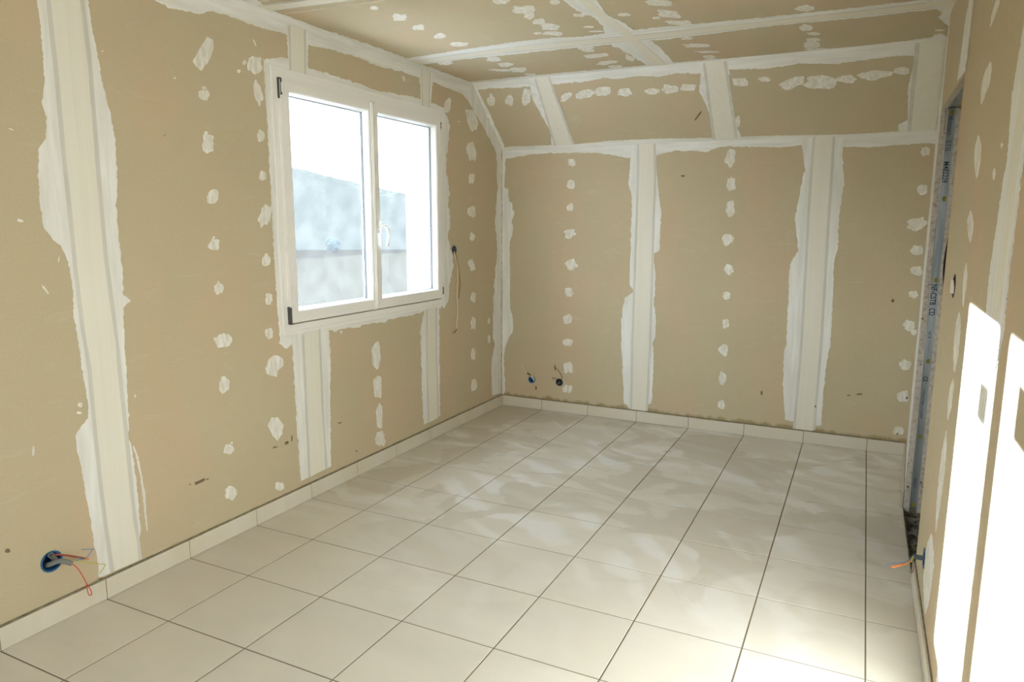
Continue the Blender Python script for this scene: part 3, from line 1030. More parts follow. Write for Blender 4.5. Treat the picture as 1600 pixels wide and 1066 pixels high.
band(wall_left, PL, [(440, 522), (500, 508), (560, 497), (620, 486), (690, 473)], [(436, 537), (447, 545), (456, 537), (480, 530), (515, 516), (523, 519), (533, 514), (562, 511), (573, 507), (600, 503), (618, 497), (640, 493), (662, 487), (676, 486), (689, 482)], FILL_Y, seed=13, t=0.0009, amp=1.5)

# screw rows, LEFT WALL
dab(wall_left, PL, 0, 0, 0, 0, pts=[(301, 96), (312, 76), (324, 57), (333, 62), (334, 73), (329, 92), (314, 111), (306, 103)])
for a in [(319, 148, 8.5, 8), (325, 224, 9.5, 14), (333, 307, 9, 12), (334.5, 382, 8.5, 9), (341, 452, 7, 9), (349, 532, 14, 10, -8), (350, 601, 8.5, 12.5), (357, 702, 8, 8), (361, 770, 9, 10, 20),
          (397, 101, 11, 13), (403, 145, 6, 20, -14), (408, 213, 6, 9), (411, 275, 6, 8.5), (414, 338, 9, 17, 10), (416, 407, 6.5, 9.5), (420, 467, 6, 9), (421, 521, 6.5, 8.5), (428, 572, 11, 17, 25), (437, 760, 7, 6.5),
          (588, 555, 7, 22), (590, 604, 6, 19), (593, 650, 5, 18), (594, 686, 7.5, 11),
          (699, 165, 5, 11, 12), (738, 187, 8, 17, -15), (737, 238, 8, 15, -10), (737, 279, 4.5, 8, 12), (737, 331, 6, 8), (738, 370, 4, 6), (737, 414, 4.5, 9, -15), (739.5, 465, 4.2, 7.5), (739.5, 505.6, 3.8, 9), (739.5, 554, 3.6, 9), (740.7, 602, 4, 10, 8), (764, 501, 2, 5), (764, 530, 1.8, 6)]:
    dab(wall_left, PL, *a[:4], ang=a[4] if len(a) > 4 else 0)
dab(wall_left, PL, 0, 0, 0, 0, pts=[(418, 665), (424, 653), (434, 652), (443, 664), (441, 678), (434, 689), (426, 681)])
# crumbs and flicks of filler
for a in [(382, 98, 3, 4, 30), (373, 111, 3, 2.5), (398, 67, 1, 5, -25), (160, 80, 1.5, 1.5), (273, 122, 2, 1.5), (17, 202, 4, 1.2, 20), (32, 345, 5, 2.2, 15), (71, 453, 1.6, 7, -35), (92, 405, 1, 5, 8), (211, 619, 1.5, 3), (125, 633, 3, 4), (124, 645, 4, 2), (52, 705, 2, 8, 5), (319, 137, 3, 2.5), (322, 208, 3, 3), (334, 371, 2, 2), (341, 443, 1.4, 4), (362, 692, 1.5, 2), (556, 50, 1.5, 1.2), (631, 123, 1.6, 4.5, -10), (717, 190, 1.5, 1), (533, 519, 1.5, 2.5)]:
    dab(wall_left, PL, *a[:4], ang=a[4] if len(a) > 4 else 0, t=0.0008)
# smudges and pencil marks
for (x, y, rx, ry, an) in ((312, 753, 9, 2.0, -24), (297, 757, 1.5, 1, 0), (324, 749, 2.5, 1, -20), (213.5, 767, 2, 2, 0), (12, 861, 4, 3, -20), (448, 692, 3.5, 2, -30), (456, 685, 1, 5, 5), (467, 676, 1.2, 4, 0), (471, 676, 3, 1, 60), (475, 675, 1.4, 4, -10), (430, 699, 4, 1, -15), (531, 661, 3, 1, -15), (557, 705, 1.4, 1, 0), (158, 908, 4, 5, -20)):
    dab(wall_left, PL, x, y, rx, ry, an, t=0.0004, name='smudge', m=SMUDGE, clip=cl_low)

# ------------------------------------------------------------------ BACK WALL bands
cb = lambda u, v: (max(u, 0.0005), min(max(v, 0.0925), ZK - 0.0002))
band(wall_back, PB, [(784, 240), (784, 330), (784, 430), (784, 530), (784, 620)], [(790, 245), (788, 293), (794, 296), (795, 315), (800, 318), (803, 335), (800, 345), (802, 361), (796, 379), (797, 422), (797, 480), (801, 500), (802, 518), (794, 530), (788, 545), (787.6, 553), (789, 606), (787, 618)], FILL_V, clip=cb, seed=20, amp=1.0)
band(wall_back, PB, [(784, 230), (900, 224), (1020, 216), (1200, 208), (1475, 196)],
     [(784, 248), (800, 247), (830, 241), (858, 239), (921.6, 239), (952, 241), (977, 247), (1000, 244), (1025.5, 242), (1053, 235.6), (1104, 237), (1127, 229), (1200, 229.5), (1225, 230), (1250.7, 226.7), (1280, 228), (1316.5, 229), (1357, 230.5), (1397.6, 226.7), (1453, 224), (1466, 225)], FILL_X, clip=cb, seed=21, t=0.0010, amp=1.1)
band(wall_back, PB, [(984, 226), (985, 243), (983.7, 270), (982, 285), (987.5, 308), (987, 336), (985, 397), (983.7, 445), (990, 456), (977, 465), (972, 485), (971, 538), (973, 585), (974.8, 630), (980, 633), (987.5, 645)],
     [(1025, 222), (1025.5, 243), (1026, 270), (1033, 333), (1030.5, 391.6), (1021.7, 396), (1024, 432), (1023, 462), (1021, 475), (1025, 493), (1024, 526), (1019, 538), (1021.7, 550), (1020, 606), (1018, 631), (1009, 634), (1009, 648)],
     FILL_V, TAPE_V, [(999, 224), (999, 270), (994, 422), (990, 538), (988, 640)], [(1021, 223), (1022, 270), (1018, 397), (1014, 538), (1009, 642)], clip=cb, seed=22, t=0.0012)
band(wall_back, PB, [(1252, 215), (1258, 268), (1254, 275), (1249.4, 303), (1241.8, 343.5), (1247, 391.6), (1234, 414), (1231.7, 472.7), (1228, 538.5), (1225, 553), (1223, 603), (1226.6, 656.5), (1242, 660), (1243, 680)],
     [(1316.5, 214), (1316, 240), (1319, 285), (1311.5, 338), (1309, 389), (1302.6, 412), (1301, 472.7), (1297.5, 538.5), (1290, 578), (1285, 636), (1283.6, 664), (1270, 667), (1270, 680)],
     FILL_V, TAPE_V, [(1274, 214), (1268, 295), (1254.5, 538), (1243, 670)], [(1301, 213), (1297.5, 270), (1291, 371), (1281, 538), (1269.7, 672)], clip=cb, seed=23, t=0.0012)
for a in [(893, 254, 5.5, 6), (892, 288, 6, 7), (891, 324.6, 5, 6, 20), (891, 365, 8, 6.5, -20), (892, 413, 8, 8.5, -35), (888.7, 456.5, 6.5, 7), (887, 499, 7, 7), (887, 535, 8, 5.5), (887.6, 575, 7, 8.5), (887, 608, 8, 5.5),
          (1141, 247, 7, 14, 10), (1142, 288, 7, 12, 8), (1141, 327, 7, 11.5), (1137.7, 374, 9.5, 9.5), (1139.5, 421, 6.5, 8, -30), (1135, 462.5, 5.5, 6), (1134, 505.6, 5.5, 7), (1130.6, 548, 6.5, 8.5, -20), (1128.6, 592, 5.5, 9.5), (1127, 632.5, 5.5, 7),
          (1446, 236, 7, 7), (1441, 296, 9, 9), (1432, 350, 15, 9, -15), (1433, 391.6, 10, 8.5, -10), (1432, 423, 9, 7), (1427, 460, 7, 6.5), (1420, 508, 9, 8, 20), (1428, 519, 5, 5), (1414, 571, 8.5, 8), (1411, 620, 8.5, 8.5), (1403.5, 673, 8.5, 6.5)]:
    dab(wall_back, PB, *a[:4], ang=a[4] if len(a) > 4 else 0, clip=cb)
for (x, y, rx, ry, an) in ((1067, 275, 3, 1.4, 0), (1343, 616, 5, 1.3, -5), (1326, 618, 3, .8, 0), (1395, 470, 2, 2.5, 0), (1190, 614, 1.5, 3, 0), (1009, 588, 2, 1.5, 0), (1006, 634, 2.2, 1.5, 0), (1001, 552, 1.8, 1, 0), (1091, 182, 0.1, 0.1, 0), (1273.5, 635, 2, 2, 0), (1417, 622, 1.8, 2, 0), (1402, 678, 1.3, 1.6, 0), (837.5, 606, 1, 3, 0)):
    dab(wall_back, PB, x, y, rx, ry, an, t=0.0024, name='smudge', m=SMUDGE, clip=cb)

# ------------------------------------------------------------------ SLOPE bands (part of the ceiling)
cs = lambda u, v: (max(u, 0.0005), min(max(v, 0.0004), SLEN - 0.0004))
band(ceiling, PS, [(784, 236), (900, 231), (1020, 227), (1200, 218), (1475, 205)], [(784, 231), (800, 229), (896, 225.5), (952, 220), (1020, 217), (1110, 215.5), (1200, 212), (1330, 210), (1475, 201)], FILL_X, clip=cs, seed=30, amp=0.5, t=0.0010)
band(ceiling, PS, [(730, 128), (800, 120), (927, 107), (1200, 84), (1480, 55)],
     [(739.5, 140.6), (775, 138), (800, 137), (830, 134), (876, 130.5), (909, 128), (942, 121.6), (964.7, 123), (1002.7, 118), (1028, 120), (1056, 114), (1094, 115), (1139.5, 109), (1177.5, 107.7), (1200, 107), (1248, 98.8), (1306, 100), (1357, 92.5), (1397.6, 87), (1428, 87), (1480, 84)], FILL_X, clip=cs, seed=31, t=0.0010)
band(ceiling, PS, [(736, 126), (760, 179), (784, 232)], [(745, 134), (747, 142), (765, 177), (786, 223), (790, 236)], FILL_V, clip=cs, seed=32, amp=0.6, t=0.0012)
band(ceiling, PS, [(826, 122), (828, 134), (833, 157), (850.7, 187.5), (860, 205), (862, 228)], [(860, 118), (861, 129), (868, 149.5), (881, 182), (896, 226)], FILL_V, TAPE_V, [(838, 122), (869.7, 228)], [(856, 120), (894, 226)], clip=cs, seed=33, t=0.0013, amp=0.8)
band(ceiling, PS, [(1094, 98), (1095, 114), (1092.6, 142), (1108, 175), (1112, 195), (1113, 217)], [(1138, 94), (1139.5, 111.5), (1138, 147), (1144.5, 177), (1150, 195), (1158.5, 215)], FILL_V, TAPE_V, [(1102.7, 98), (1118, 217)], [(1131, 96), (1148, 215)], clip=cs, seed=34, t=0.0013, amp=1.0)
band(ceiling, PS, [(1430, 66), (1429, 88.7), (1419, 139), (1418, 187.5), (1402.7, 195), (1405, 210)], [(1496, 50), (1490, 90), (1478, 150), (1466, 208)], FILL_V, TAPE_V, [(1438, 66), (1431, 130), (1423, 210)], [(1488, 60), (1475, 130), (1459, 206)], clip=lambda u, v: (min(u, 3.02), cs(u, v)[1]), seed=35, t=0.0013, amp=0.8)
for a in [(767, 157, 6, 9, -10), (796.5, 157, 6, 8), (823, 152, 7, 12, 12), (885, 151, 10, 5, -30), (914, 147, 15, 6, -15), (942, 143, 12, 7), (976.6, 144.4, 12, 6), (1018, 142.6, 11, 5.5), (1047, 139, 12, 6), (1075, 137, 12, 5.5), (1157, 128, 13, 6, 5), (1195, 124, 9, 3.5), (1236.7, 130.5, 19, 8, -20), (1282, 129, 24, 11), (1324, 123.6, 16, 6), (1364.7, 118, 25, 7.5, -5), (1409, 110.7, 13, 5.5), (1153, 190, 4, 8)]:
    dab(ceiling, PS, *a[:4], ang=a[4] if len(a) > 4 else 0)
dab(ceiling, PS, 1091, 181, 1.2, 9, 35, t=0.0006, name='smudge', m=SMUDGE)

# ------------------------------------------------------------------ FLAT CEILING bands
cc = lambda u, v: (min(max(u, 0.0005), 3.0), min(v, YS - 0.0004))
band(ceiling, PC, [(615, 98), (633, 91), (653, 88.7), (700, 81), (800, 66), (835, 62), (873.5, 58), (905, 58), (947, 52), (1015, 44), (1200, 26.6), (1352, 10), (1415, 2.5), (1500, -10)],
     [(653, 101), (700, 94.5), (800, 84.5), (870, 77), (957, 68.5), (1053, 59.5), (1200, 40.5), (1352, 26), (1481, 11.5), (1500, 9)],
     FILL_X, TAPE_X, [(640, 96), (800, 73), (1053, 49), (1200, 32.5), (1352, 16), (1495, -2)], [(650, 99), (800, 80), (1053, 56), (1200, 38), (1352, 23), (1495, 6)], clip=cc, seed=40, t=0.0014, amp=0.7)
band(ceiling, PC, [(340, -18), (400, 2), (430, -1), (463, -7), (520, -22), (600, -40), (1650, -250)], [(423, 24.5), (470, 18), (526.7, 10), (560, 6), (597.6, 0.5), (640, -8), (700, -20), (1650, -165)],
     FILL_X, TAPE_X, [(400, 10), (470, 1), (600, -22), (1650, -220)], [(412, 17), (470, 9), (600, -8), (1650, -185)], clip=cc, seed=41, t=0.0014, amp=0.8)
band(ceiling, PC, [(564, -235), (868, -10), (880, 0), (911, 21.5), (930, 27), (942, 40.5), (947, 55), (957, 71), (985, 84), (1015, 106)], [(650, -235), (925, -10), (932, 0), (949, 23), (977, 35.5), (995, 50), (1020, 65), (1032, 74), (1043, 86), (1056, 102)],
     FILL_Y, TAPE_Y, [(595, -235), (890, -10), (935, 25), (965, 50), (995, 76), (1024, 105)], [(622, -235), (908, -10), (952, 25), (985, 50), (1015, 76), (1044, 102)], clip=cc, seed=42, t=0.0011, grey=False, amp=1.2)
band(ceiling, PC, [(-500, -345), (300, -40), (400, -2), (425, 17), (471, 33), (484, 40), (552, 61), (615, 83), (640, 93), (690, 112), (733, 128)], [(-500, -315), (300, -28), (400, 10), (484, 42), (560, 67), (650, 100), (738, 131)], FILL_Y, clip=cc, seed=43, t=0.0010, amp=1.4)
band(ceiling, PC, [(733, 128), (800, 121), (926.7, 109.5), (1015, 101), (1200, 86), (1352, 72), (1478, 55)], [(738, 132), (800, 126), (1015, 106), (1200, 88), (1478, 60)], FILL_X, clip=cc, seed=44, t=0.0010, amp=0.5)
band(ceiling, PC, [(1400, -30), (1440, 0), (1462, 12), (1472, 20), (1466, 26), (1476, 36)], [(1530, -60), (1516, -20), (1503, 2), (1494, 18), (1486, 30), (1484, 40)], FILL_Y, clip=cc, seed=45, t=0.0016, amp=1.2)
for a in [(584, 12, 7, 3.5), (625, 27, 11, 5), (653.7, 43, 9, 4), (687, 56, 9, 4), (717, 69, 15, 3.5), (782, 2, 13, 4.5), (818, 15, 17, 6), (827, 24, 8, 6), (842, 34, 9, 4.5), (859.5, 42, 14, 4.5, 5), (864.6, 52, 15, 3.5), (840, 52, 6, 1.6), (867, 3, 8, 4),
          (920, 42, 8, 1.3), (932, 49, 11, 1.3), (905, 24, 9, 2.5), (975, 23, 10, 2.5), (1029, 4.5, 20, 5, 5), (1044.5, 22, 17, 5.5, 8), (1025.5, 28, 6, 2), (1061, 35.5, 18, 3.5), (1073.6, 60, 9, 2.3), (1089, 71, 19, 2.8), (1105, 81, 17, 1.6), (1108, 88.7, 9, 2.6), (1113, 93, 12, 1.6),
          (916.5, 76, 13, 4.5, 8), (931.7, 87, 18, 3, -6), (947, 98, 16, 3, -6), (962, 104, 11, 2.2), (983.7, 91, 8, 4, 25), (811, 109, 12, 3.5), (829, 116.5, 10, 1.6), (695, 98, 12, 3), (771, 93, 11, 3.5), (790, 101, 13, 3.2), (787.6, 110, 12, 1.7), (772, 109, 8, 1.3),
          (1258, 12.7, 15, 4.5), (1259.5, 43.6, 12, 5), (1271, 52.7, 10, 2.5), (1271, 62, 11, 2.5), (1268, 69.7, 13, 5), (1276, 77, 18, 2.5), (1230, 85, 10, 1.2), (1468.5, 47, 9, 1.6), (1468.5, 55.7, 9, 3)]:
    dab(ceiling, PC, *a[:4], ang=a[4] if len(a) > 4 else 0, clip=cc)

# ------------------------------------------------------------------ RIGHT WALL bands
cr_ = lambda u, v: (u, min(max(v, 0.092), ZC - 0.001))
band(wall_right, PR, [(1640, -80), (1604, 20), (1595, 76), (1582.5, 152), (1575, 253), (1568.6, 283), (1560, 343), (1549.6, 412), (1542, 485), (1530, 560), (1517, 650), (1498, 780), (1484, 900), (1464, 1066), (1462, 1090)],
     [(1690, -80), (1640, 20), (1628, 76), (1616, 152), (1600, 253), (1595, 285), (1587.6, 353.6), (1577.5, 427), (1570, 513), (1552, 600), (1538, 700), (1520, 830), (1504, 960), (1489, 1090)], FILL_V, TAPE_V,
     [(1655, -80), (1614, 50), (1595, 152), (1573, 343), (1553, 485), (1528, 650), (1494, 900), (1471, 1080)], [(1668, -80), (1626, 50), (1606, 152), (1583, 343), (1562, 485), (1537, 650), (1503, 900), (1479, 1080)], clip=cr_, seed=50, amp=0.8, grey=False)
_pr2 = Plane((2.9515, Y2, 0), (0.0545, 1, 0), (0, 0, 1), (-1, 0.0545, 0))


def stub_band():
    bm = bmesh.new()
    poly = [(0.001, 0.0925), (0.07, 0.0925)] + [(0.07 + 0.012 * noise.noise(V((z * 0.11 * 9, 2, 2))), z * 0.11) for z in range(1, 22)] + [(0.07, 2.44), (0.001, 2.44)]
    slab(bm, [[(0.0008, 0.0925), (1.0, 0.0925), (1.0, 2.08), (0.55, 2.47), (0.0008, 2.52)]], lambda u, v: V((wall_x(Y2 + u) - 0.0015, Y2 + u, v)), lambda u, v: V((wall_x(Y2 + u) + 0.0003, Y2 + u, v)))
    link('joint_band', bm, FILL_V, wall_right)
    bm = bmesh.new()     # corner bead wrapped round the jamb, up to the ceiling
    slab(bm, [[(Y2 - 0.10, ZD + 0.06), (Y2 - 0.03, ZD + 0.02), (Y2 + 0.001, ZD - 0.002), (Y2 + 0.001, ZC), (Y2 - 0.22, ZC), (Y2 - 0.14, ZC - 0.13)]], lambda u, v: V((wall_x(u) - 0.0014, u, v)), lambda u, v: V((wall_x(u) + 0.0003, u, v)))


stub_band()
PRh = Plane((2.9535, 0, 0), (0, 1, 0), (0, 0, 1), (-1, 0, 0))
band(wall_right, PRh, [(1512, -25), (1516, 0), (1509, 40), (1505, 70), (1501, 100), (1497, 127)], [(1522, -25), (1524, 0), (1518, 45), (1514, 70), (1511, 95), (1509, 113)], FILL_V, clip=lambda u, v: (max(u, 1.96), min(max(v, ZD), ZC)), seed=52, amp=0.4, t=0.003)


def streak(x0, y0, x1, y1, wd, pl=PR):
    k = 9
    L, R_ = [], []
    for i in range(k + 1):
        t = i / k
        x, y = x0 + (x1 - x0) * t, y0 + (y1 - y0) * t
        q = wd * 0.5 * max(0.04, math.sin(math.pi * t ** 0.85)) ** 0.7
        L.append((x - q, y)); R_.append((x + q, y))
    dab(wall_right, pl, 0, 0, 0, 0, pts=L + R_[::-1], clip=cr_)


for a in ((1562, -8, 1547, 42, 7), (1548, 96, 1533, 163, 12), (1529, 212, 1526, 279, 11), (1516.5, 329, 1516, 379, 9), (1510, 411, 1505, 480, 5.5), (1499, 488, 1491, 582, 9), (1489, 592, 1481, 657, 7), (1479, 673, 1462, 832, 8), (1455, 834, 1446, 960, 15), (1566, 222, 1565, 232, 3), (1554, 262, 1553, 282, 4), (1486, 70, 1484, 105, 4)):
    streak(*a, pl=PR)

# ------------------------------------------------------------------ electrical boxes with their loose wires
def cup(parent, pl, u, v, r, depth, m, rim=0.004, x_at=None):
    bm = bmesh.new()
    k = 24
    prof = [(r + rim, 0.0004), (r + rim, 0.0016), (r - 0.002, 0.0016), (r - 0.003, -depth), (0.0005, -depth - 0.0005)]
    rings = []
    for (q, h) in prof:
        rings.append([bm.verts.new(pl.at(u + q * math.cos(2 * math.pi * i / k), v + q * math.sin(2 * math.pi * i / k), h)) for i in range(k)])
    for a, b in zip(rings, rings[1:]):
        for i in range(k):
            j = (i + 1) % k
            bm.faces.new((a[i], a[j], b[j], b[i]))
    return link('box_shell', bm, m, parent)


def wire(parent, pts, r, m, name='wire', hollow=0.0, sub=6, mats=None):
    bm = bmesh.new()
    tube(bm, smooth_path(pts, sub), r, 8, 0, True, hollow)
    return link(name, bm, mats or [m, DARKP], parent, smooth=not hollow)


def pw(pl, px, py, h):
    """point seen at a pixel, h metres in front of the wall"""
    d = ray(px, py)
    t = ((pl.o + pl.n * h) - CAM).dot(pl.n) / d.dot(pl.n)
    return CAM + d * t


b1 = empty('electrical_box', (0, LB1[0], LB1[1]), 'blue flush box low on the left wall with grey conduit and coloured wires', 'electrical box')
cup(b1, PL, LB1[0], LB1[1], 0.036, 0.04, [BLUEP], 0.005)
wire(b1, [pw(PL, 70, 884, -0.03), pw(PL, 78, 882, 0.004), pw(PL, 92, 877, 0.022), pw(PL, 103, 878, 0.034), pw(PL, 112, 881, 0.042)], 0.0098, GREYP, 'conduit', 0.0072)
wire(b1, [pw(PL, 92, 884, -0.03), pw(PL, 84, 872, 0.0), pw(PL, 79.5, 868, 0.02)], 0.0105, GREYP, 'conduit', 0.0075)
wire(b1, [pw(PL, 80, 868, 0.012), pw(PL, 90, 867, 0.024), pw(PL, 104, 868, 0.034), pw(PL, 120, 870.5, 0.04), pw(PL, 136, 873.5, 0.045)], 0.0036, WDRED)
wire(b1, [pw(PL, 112, 881, 0.040), pw(PL, 121, 888, 0.05), pw(PL, 130, 902, 0.055), pw(PL, 137, 915, 0.056), pw(PL, 142, 923, 0.056), pw(PL, 143, 929, 0.056), pw(PL, 140, 930.5, 0.056), pw(PL, 137.5, 926, 0.056), pw(PL, 135, 914, 0.056)], 0.0017, WRED)
wire(b1, [pw(PL, 112, 879, 0.040), pw(PL, 122, 877.5, 0.045), pw(PL, 140, 879, 0.05), pw(PL, 155, 881.5, 0.05), pw(PL, 164, 882, 0.05), pw(PL, 163.5, 885, 0.05), pw(PL, 155.5, 897, 0.05)], 0.0016, WYEL)
wire(b1, [pw(PL, 112, 880, 0.040), pw(PL, 122, 876, 0.043), pw(PL, 134, 872, 0.046), pw(PL, 145, 858.8, 0.05), pw(PL, 144, 858.4, 0.05), pw(PL, 128, 859, 0.05)], 0.0014, WBLUE)
wire(b1, [pw(PL, 118, 870, 0.04), pw(PL, 128, 873, 0.045), pw(PL, 136, 873.5, 0.047)], 0.0026, GREYP)
wire(b1, [pw(PL, 133, 873, 0.046), pw(PL, 138, 874, 0.048)], 0.0040, WORA, 'wire_end')

b2 = empty('electrical_box', (0, LB2[0], LB2[1]), 'dark flush box just right of the window, two wires hanging down', 'electrical box')
cup(b2, PL, LB2[0], LB2[1], 0.030, 0.04, [BLUEGREY], 0.004)
wire(b2, [pw(PL, 710, 389, -0.035), pw(PL, 709, 391, 0.002)], 0.013, DARKP, 'conduit', 0.009)
wire(b2, [pw(PL, 709, 392, 0.004), pw(PL, 712, 398, 0.012), pw(PL, 716, 420, 0.015), pw(PL, 719, 443, 0.015), pw(PL, 718.5, 452, 0.014), pw(PL, 716.5, 467, 0.012)], 0.0028, WBRO)
wire(b2, [pw(PL, 709, 394, 0.004), pw(PL, 714, 410, 0.012), pw(PL, 715.5, 430, 0.010), pw(PL, 714, 455, 0.008), pw(PL, 715, 485, 0.008), pw(PL, 713.5, 514, 0.008)], 0.0036, WBEI)
wire(b2, [pw(PL, 714, 514, 0.008), pw(PL, 711, 519, 0.012), pw(PL, 708, 520.5, 0.014)], 0.0034, SMUDGE, 'wire_end')

b3 = empty('electrical_box', (BB1[0], YB, BB1[1]), 'blue flush box low on the back wall with pale cable, nearest the corner', 'electrical box')
cup(b3, PB, BB1[0], BB1[1], 0.027, 0.04, [BLUEP], 0.004)
wire(b3, [pw(PB, 836, 597, -0.02), pw(PB, 833, 591, 0.002), pw(PB, 829, 587, 0.018)], 0.008, WHITEP, 'conduit', 0.005)
wire(b3, [pw(PB, 831, 589, 0.0), pw(PB, 826, 584.5, 0.02), pw(PB, 823.5, 583, 0.024)], 0.0065, SMUDGE, 'cable_collar')
wire(b3, [pw(PB, 824, 583, 0.024), pw(PB, 819.5, 577.5, 0.025), pw(PB, 817.5, 574, 0.025), pw(PB, 815.5, 569.5, 0.024)], 0.0042, WBEI)

b4 = empty('electrical_box', (BB2[0], YB, BB2[1]), 'dark flush box low on the back wall with thin reddish wires', 'electrical box')
cup(b4, PB, BB2[0], BB2[1], 0.027, 0.04, [DARKP], 0.004)
wire(b4, [pw(PB, 872, 601, -0.025), pw(PB, 875, 597, -0.006)], 0.010, GREYP, 'conduit', 0.007)
wire(b4, [pw(PB, 877, 593, -0.01), pw(PB, 878, 589, 0.015), pw(PB, 873, 580, 0.025), pw(PB, 868, 575, 0.025), pw(PB, 867, 570, 0.025)], 0.0030, WPINK)
wire(b4, [pw(PB, 872, 594, -0.01), pw(PB, 867, 591, 0.015), pw(PB, 863.5, 590.5, 0.025), pw(PB, 865, 594, 0.025)], 0.0030, WPINK)
wire(b4, [pw(PB, 868, 579, 0.025), pw(PB, 866, 573, 0.022)], 0.0034, SMUDGE, 'wire_end')

b5 = empty('electrical_box', (W, RB1[0], RB1[1]), 'blue flush box low beside the doorway with conduit stub and orange wires', 'electrical box')
cup(b5, PR, RB1[0], RB1[1], 0.030, 0.04, [BLUEP], 0.010)
c5 = V((W, RB1[0], RB1[1]))
wire(b5, [c5 + V((0.03, 0, 0)), c5 + V((0.0, 0, 0.001)), c5 + V((-0.040, 0.0, 0.0))], 0.0095, BLUEGREY, 'conduit', 0.0075)


def atx(px, py, x):
    d = ray(px, py)
    return CAM + d * ((x - CAM.x) / d.x)


p0 = c5 + V((-0.036, 0.0, 0.0))
wire(b5, [p0, atx(1418, 881, 2.89), atx(1405, 884.5, 2.86), atx(1395, 887, 2.835)], 0.0022, WORA)
wire(b5, [p0 + V((0, 0, 0.003)), atx(1420, 879.5, 2.892), atx(1405, 882.5, 2.862), atx(1394, 884.5, 2.833)], 0.0020, WORA)
wire(b5, [atx(1408, 883.5, 2.864), atx(1393, 886.3, 2.832)], 0.0042, WORA, 'wire_end')
wire(b5, [p0 + V((0, 0, 0.004)), atx(1415, 878.5, 2.885), atx(1400, 880, 2.85), atx(1390, 881, 2.825), atx(1385, 884, 2.815)], 0.0012, WBLUE)
wire(b5, [p0 + V((0, 0, -0.002)), atx(1427, 892, 2.91), atx(1421, 894, 2.895)], 0.0018, WPINK)
wire(b5, [p0 + V((0, 0, 0.002)), atx(1424, 878, 2.90)], 0.0024, WYEL)

b6 = empty('electrical_box', (W, RB2[0], RB2[1]), 'dark oval box at switch height on the right wall with a torn white flap', 'electrical box')
bm = bmesh.new()
k = 24
rings = []
for (q, h) in ((0.039, 0.0004), (0.039, 0.002), (0.031, 0.002), (0.030, -0.035), (0.0005, -0.036)):
    rings.append([bm.verts.new(PR.at(RB2[0] + q * math.cos(2 * math.pi * i / k), RB2[1] + q * 1.08 * math.sin(2 * math.pi * i / k), h)) for i in range(k)])
for a, b in zip(rings, rings[1:]):
    for i in range(k):
        j = (i + 1) % k
        bm.faces.new((a[i], a[j], b[j], b[i]))
link('box_shell', bm, DARKP, b6)
bm = bmesh.new()
slab(bm, [[(RB2[0] - 0.030, RB2[1] - 0.025), (RB2[0] + 0.030, RB2[1] - 0.027), (RB2[0] + 0.033, RB2[1] + 0.0), (RB2[0] + 0.026, RB2[1] + 0.024), (RB2[0] - 0.004, RB2[1] + 0.020), (RB2[0] - 0.022, RB2[1] + 0.0)]],
     lambda u, v: V((W - 0.004 - 0.10 * max(0, u - RB2[0] + 0.02), u, v)), lambda u, v: V((W - 0.002 - 0.10 * max(0, u - RB2[0] + 0.02), u, v)))
link('torn_flap', bm, mat('pale_card', (0.72, 0.63, 0.54), 0.8), b6)

# ------------------------------------------------------------------ crumbs of mortar in the doorway
rr = random.Random(3)
bm = bmesh.new()
for i in range(150):
    x, y = rr.uniform(2.958, 3.048), rr.uniform(Y1 + 0.01, Y2 - 0.008)
    s_ = rr.uniform(0.003, 0.011)
    r_ = bmesh.ops.create_icosphere(bm, subdivisions=1, radius=s_, matrix=Matrix.Translation((x, y, -0.028 + s_ * 0.35)))
    for v in r_['verts']: v.co += V((rr.uniform(-1, 1), rr.uniform(-1, 1), rr.uniform(-1, 0.4))) * s_ * 0.3
o = link('mortar_rubble', bm, CONC)
o['label'] = 'dark crumbled mortar and grit on the bare threshold of the doorway'
o['category'] = 'rubble'
o['kind'] = 'stuff'

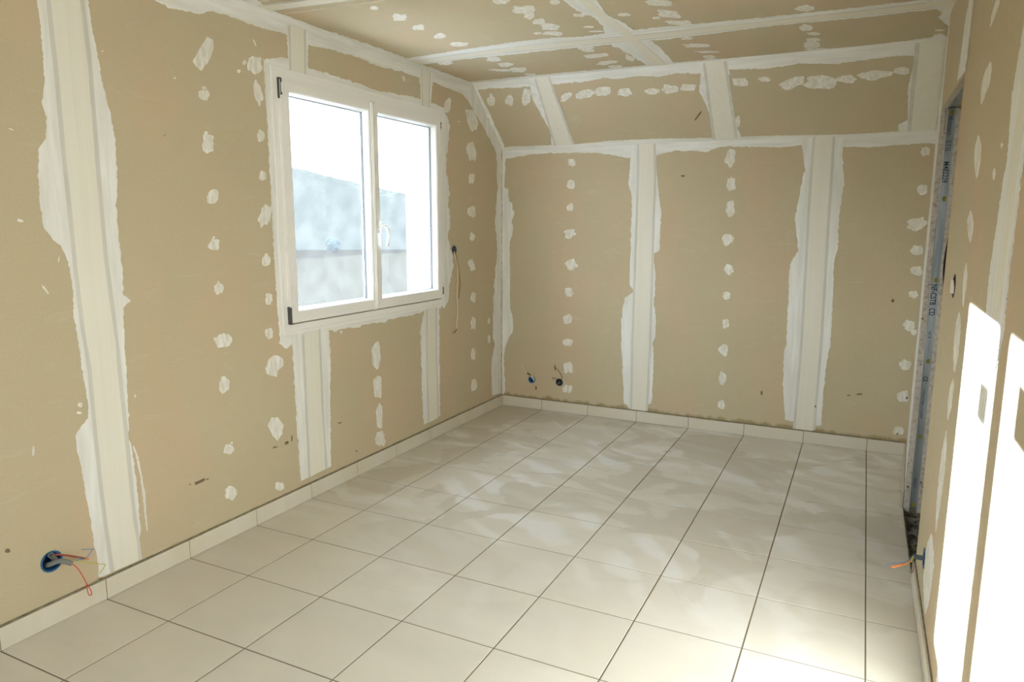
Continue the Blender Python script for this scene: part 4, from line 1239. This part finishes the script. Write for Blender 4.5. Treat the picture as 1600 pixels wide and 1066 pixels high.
# ------------------------------------------------------------------ outdoors: field, wooded hill, bush
GRASS = mat('pale_winter_field', (0.10, 0.10, 0.085), 0.95, spec=0.0)
n = N(GRASS)
n.color(n.mix(n.noise(n.pos(), 0.06, 5), (0.026, 0.024, 0.016), (0.036, 0.033, 0.022)))
HILL = mat('hillside_woods', (0.13, 0.18, 0.18), 0.95, spec=0.0)
n = N(HILL)
n.color(n.mix(n.noise(n.pos(), 0.07, 8), (0.05, 0.055, 0.045), (0.085, 0.09, 0.075)))
bm = bmesh.new()
box(bm, (-700, -700, -3.4), (-0.6, 700, -3.2))
o = struct(link('ground', bm, GRASS))
bm = bmesh.new()
gx, gy = 24, 240
vs = {}
for i in range(gx + 1):
    for j in range(gy + 1):
        # rows step away from the window, columns run along the valley
        dist = 135 + i * 4.0
        ang = math.radians(-25 + j * 110 / gy)      # measured from -x towards +y
        x, y = -dist * math.cos(ang), dist * math.sin(ang)
        prof = math.sin(min(1.0, i / 18) * math.pi / 2) ** 1.3
        h = (max(4.0, min(26.0, 19.9 - 0.77 * (math.degrees(ang) - 47))) + 0.8 * noise.noise(V((x * 0.05, y * 0.05, 0))) + 0.35 * noise.noise(V((x * 0.4, y * 0.4, 2)))) * prof
        vs[i, j] = bm.verts.new((x, y, -3.25 + h))
for i in range(gx):
    for j in range(gy):
        bm.faces.new((vs[i, j], vs[i + 1, j], vs[i + 1, j + 1], vs[i, j + 1]))
hill = struct(link('hills', bm, HILL))
bt = empty('bush', (0, 0, 0), 'small round dark bush at the foot of the hill seen through the left pane', 'bush')
d = ray(520, 394)
t_ = (-3.2 - CAM.z) / d.z
bp = CAM + d * t_
bt.location = bp
bm = bmesh.new()
for i in range(26):
    q = V((rr.gauss(0, 1), rr.gauss(0, 1), rr.gauss(0, 0.8))).normalized() * rr.uniform(0.3, 1.0)
    bmesh.ops.create_icosphere(bm, subdivisions=2, radius=rr.uniform(0.45, 0.8), matrix=Matrix.Translation(bp + V((q.x * 0.9, q.y * 0.9, 1.25 + q.z * 0.8))))
for v in bm.verts: v.co += V((noise.noise(v.co * 3), noise.noise(v.co * 3 + V((9, 0, 0))), noise.noise(v.co * 3 + V((0, 9, 0))))) * 0.2
link('foliage', bm, mat('bush_leaves', (0.05, 0.08, 0.09), 0.9), bt)
bm = bmesh.new()
tube(bm, [bp + V((0, 0, -0.05)), bp + V((0.05, 0, 1.0))], 0.09, 8)
link('stem', bm, mat('bark', (0.08, 0.06, 0.05), 0.9), bt)
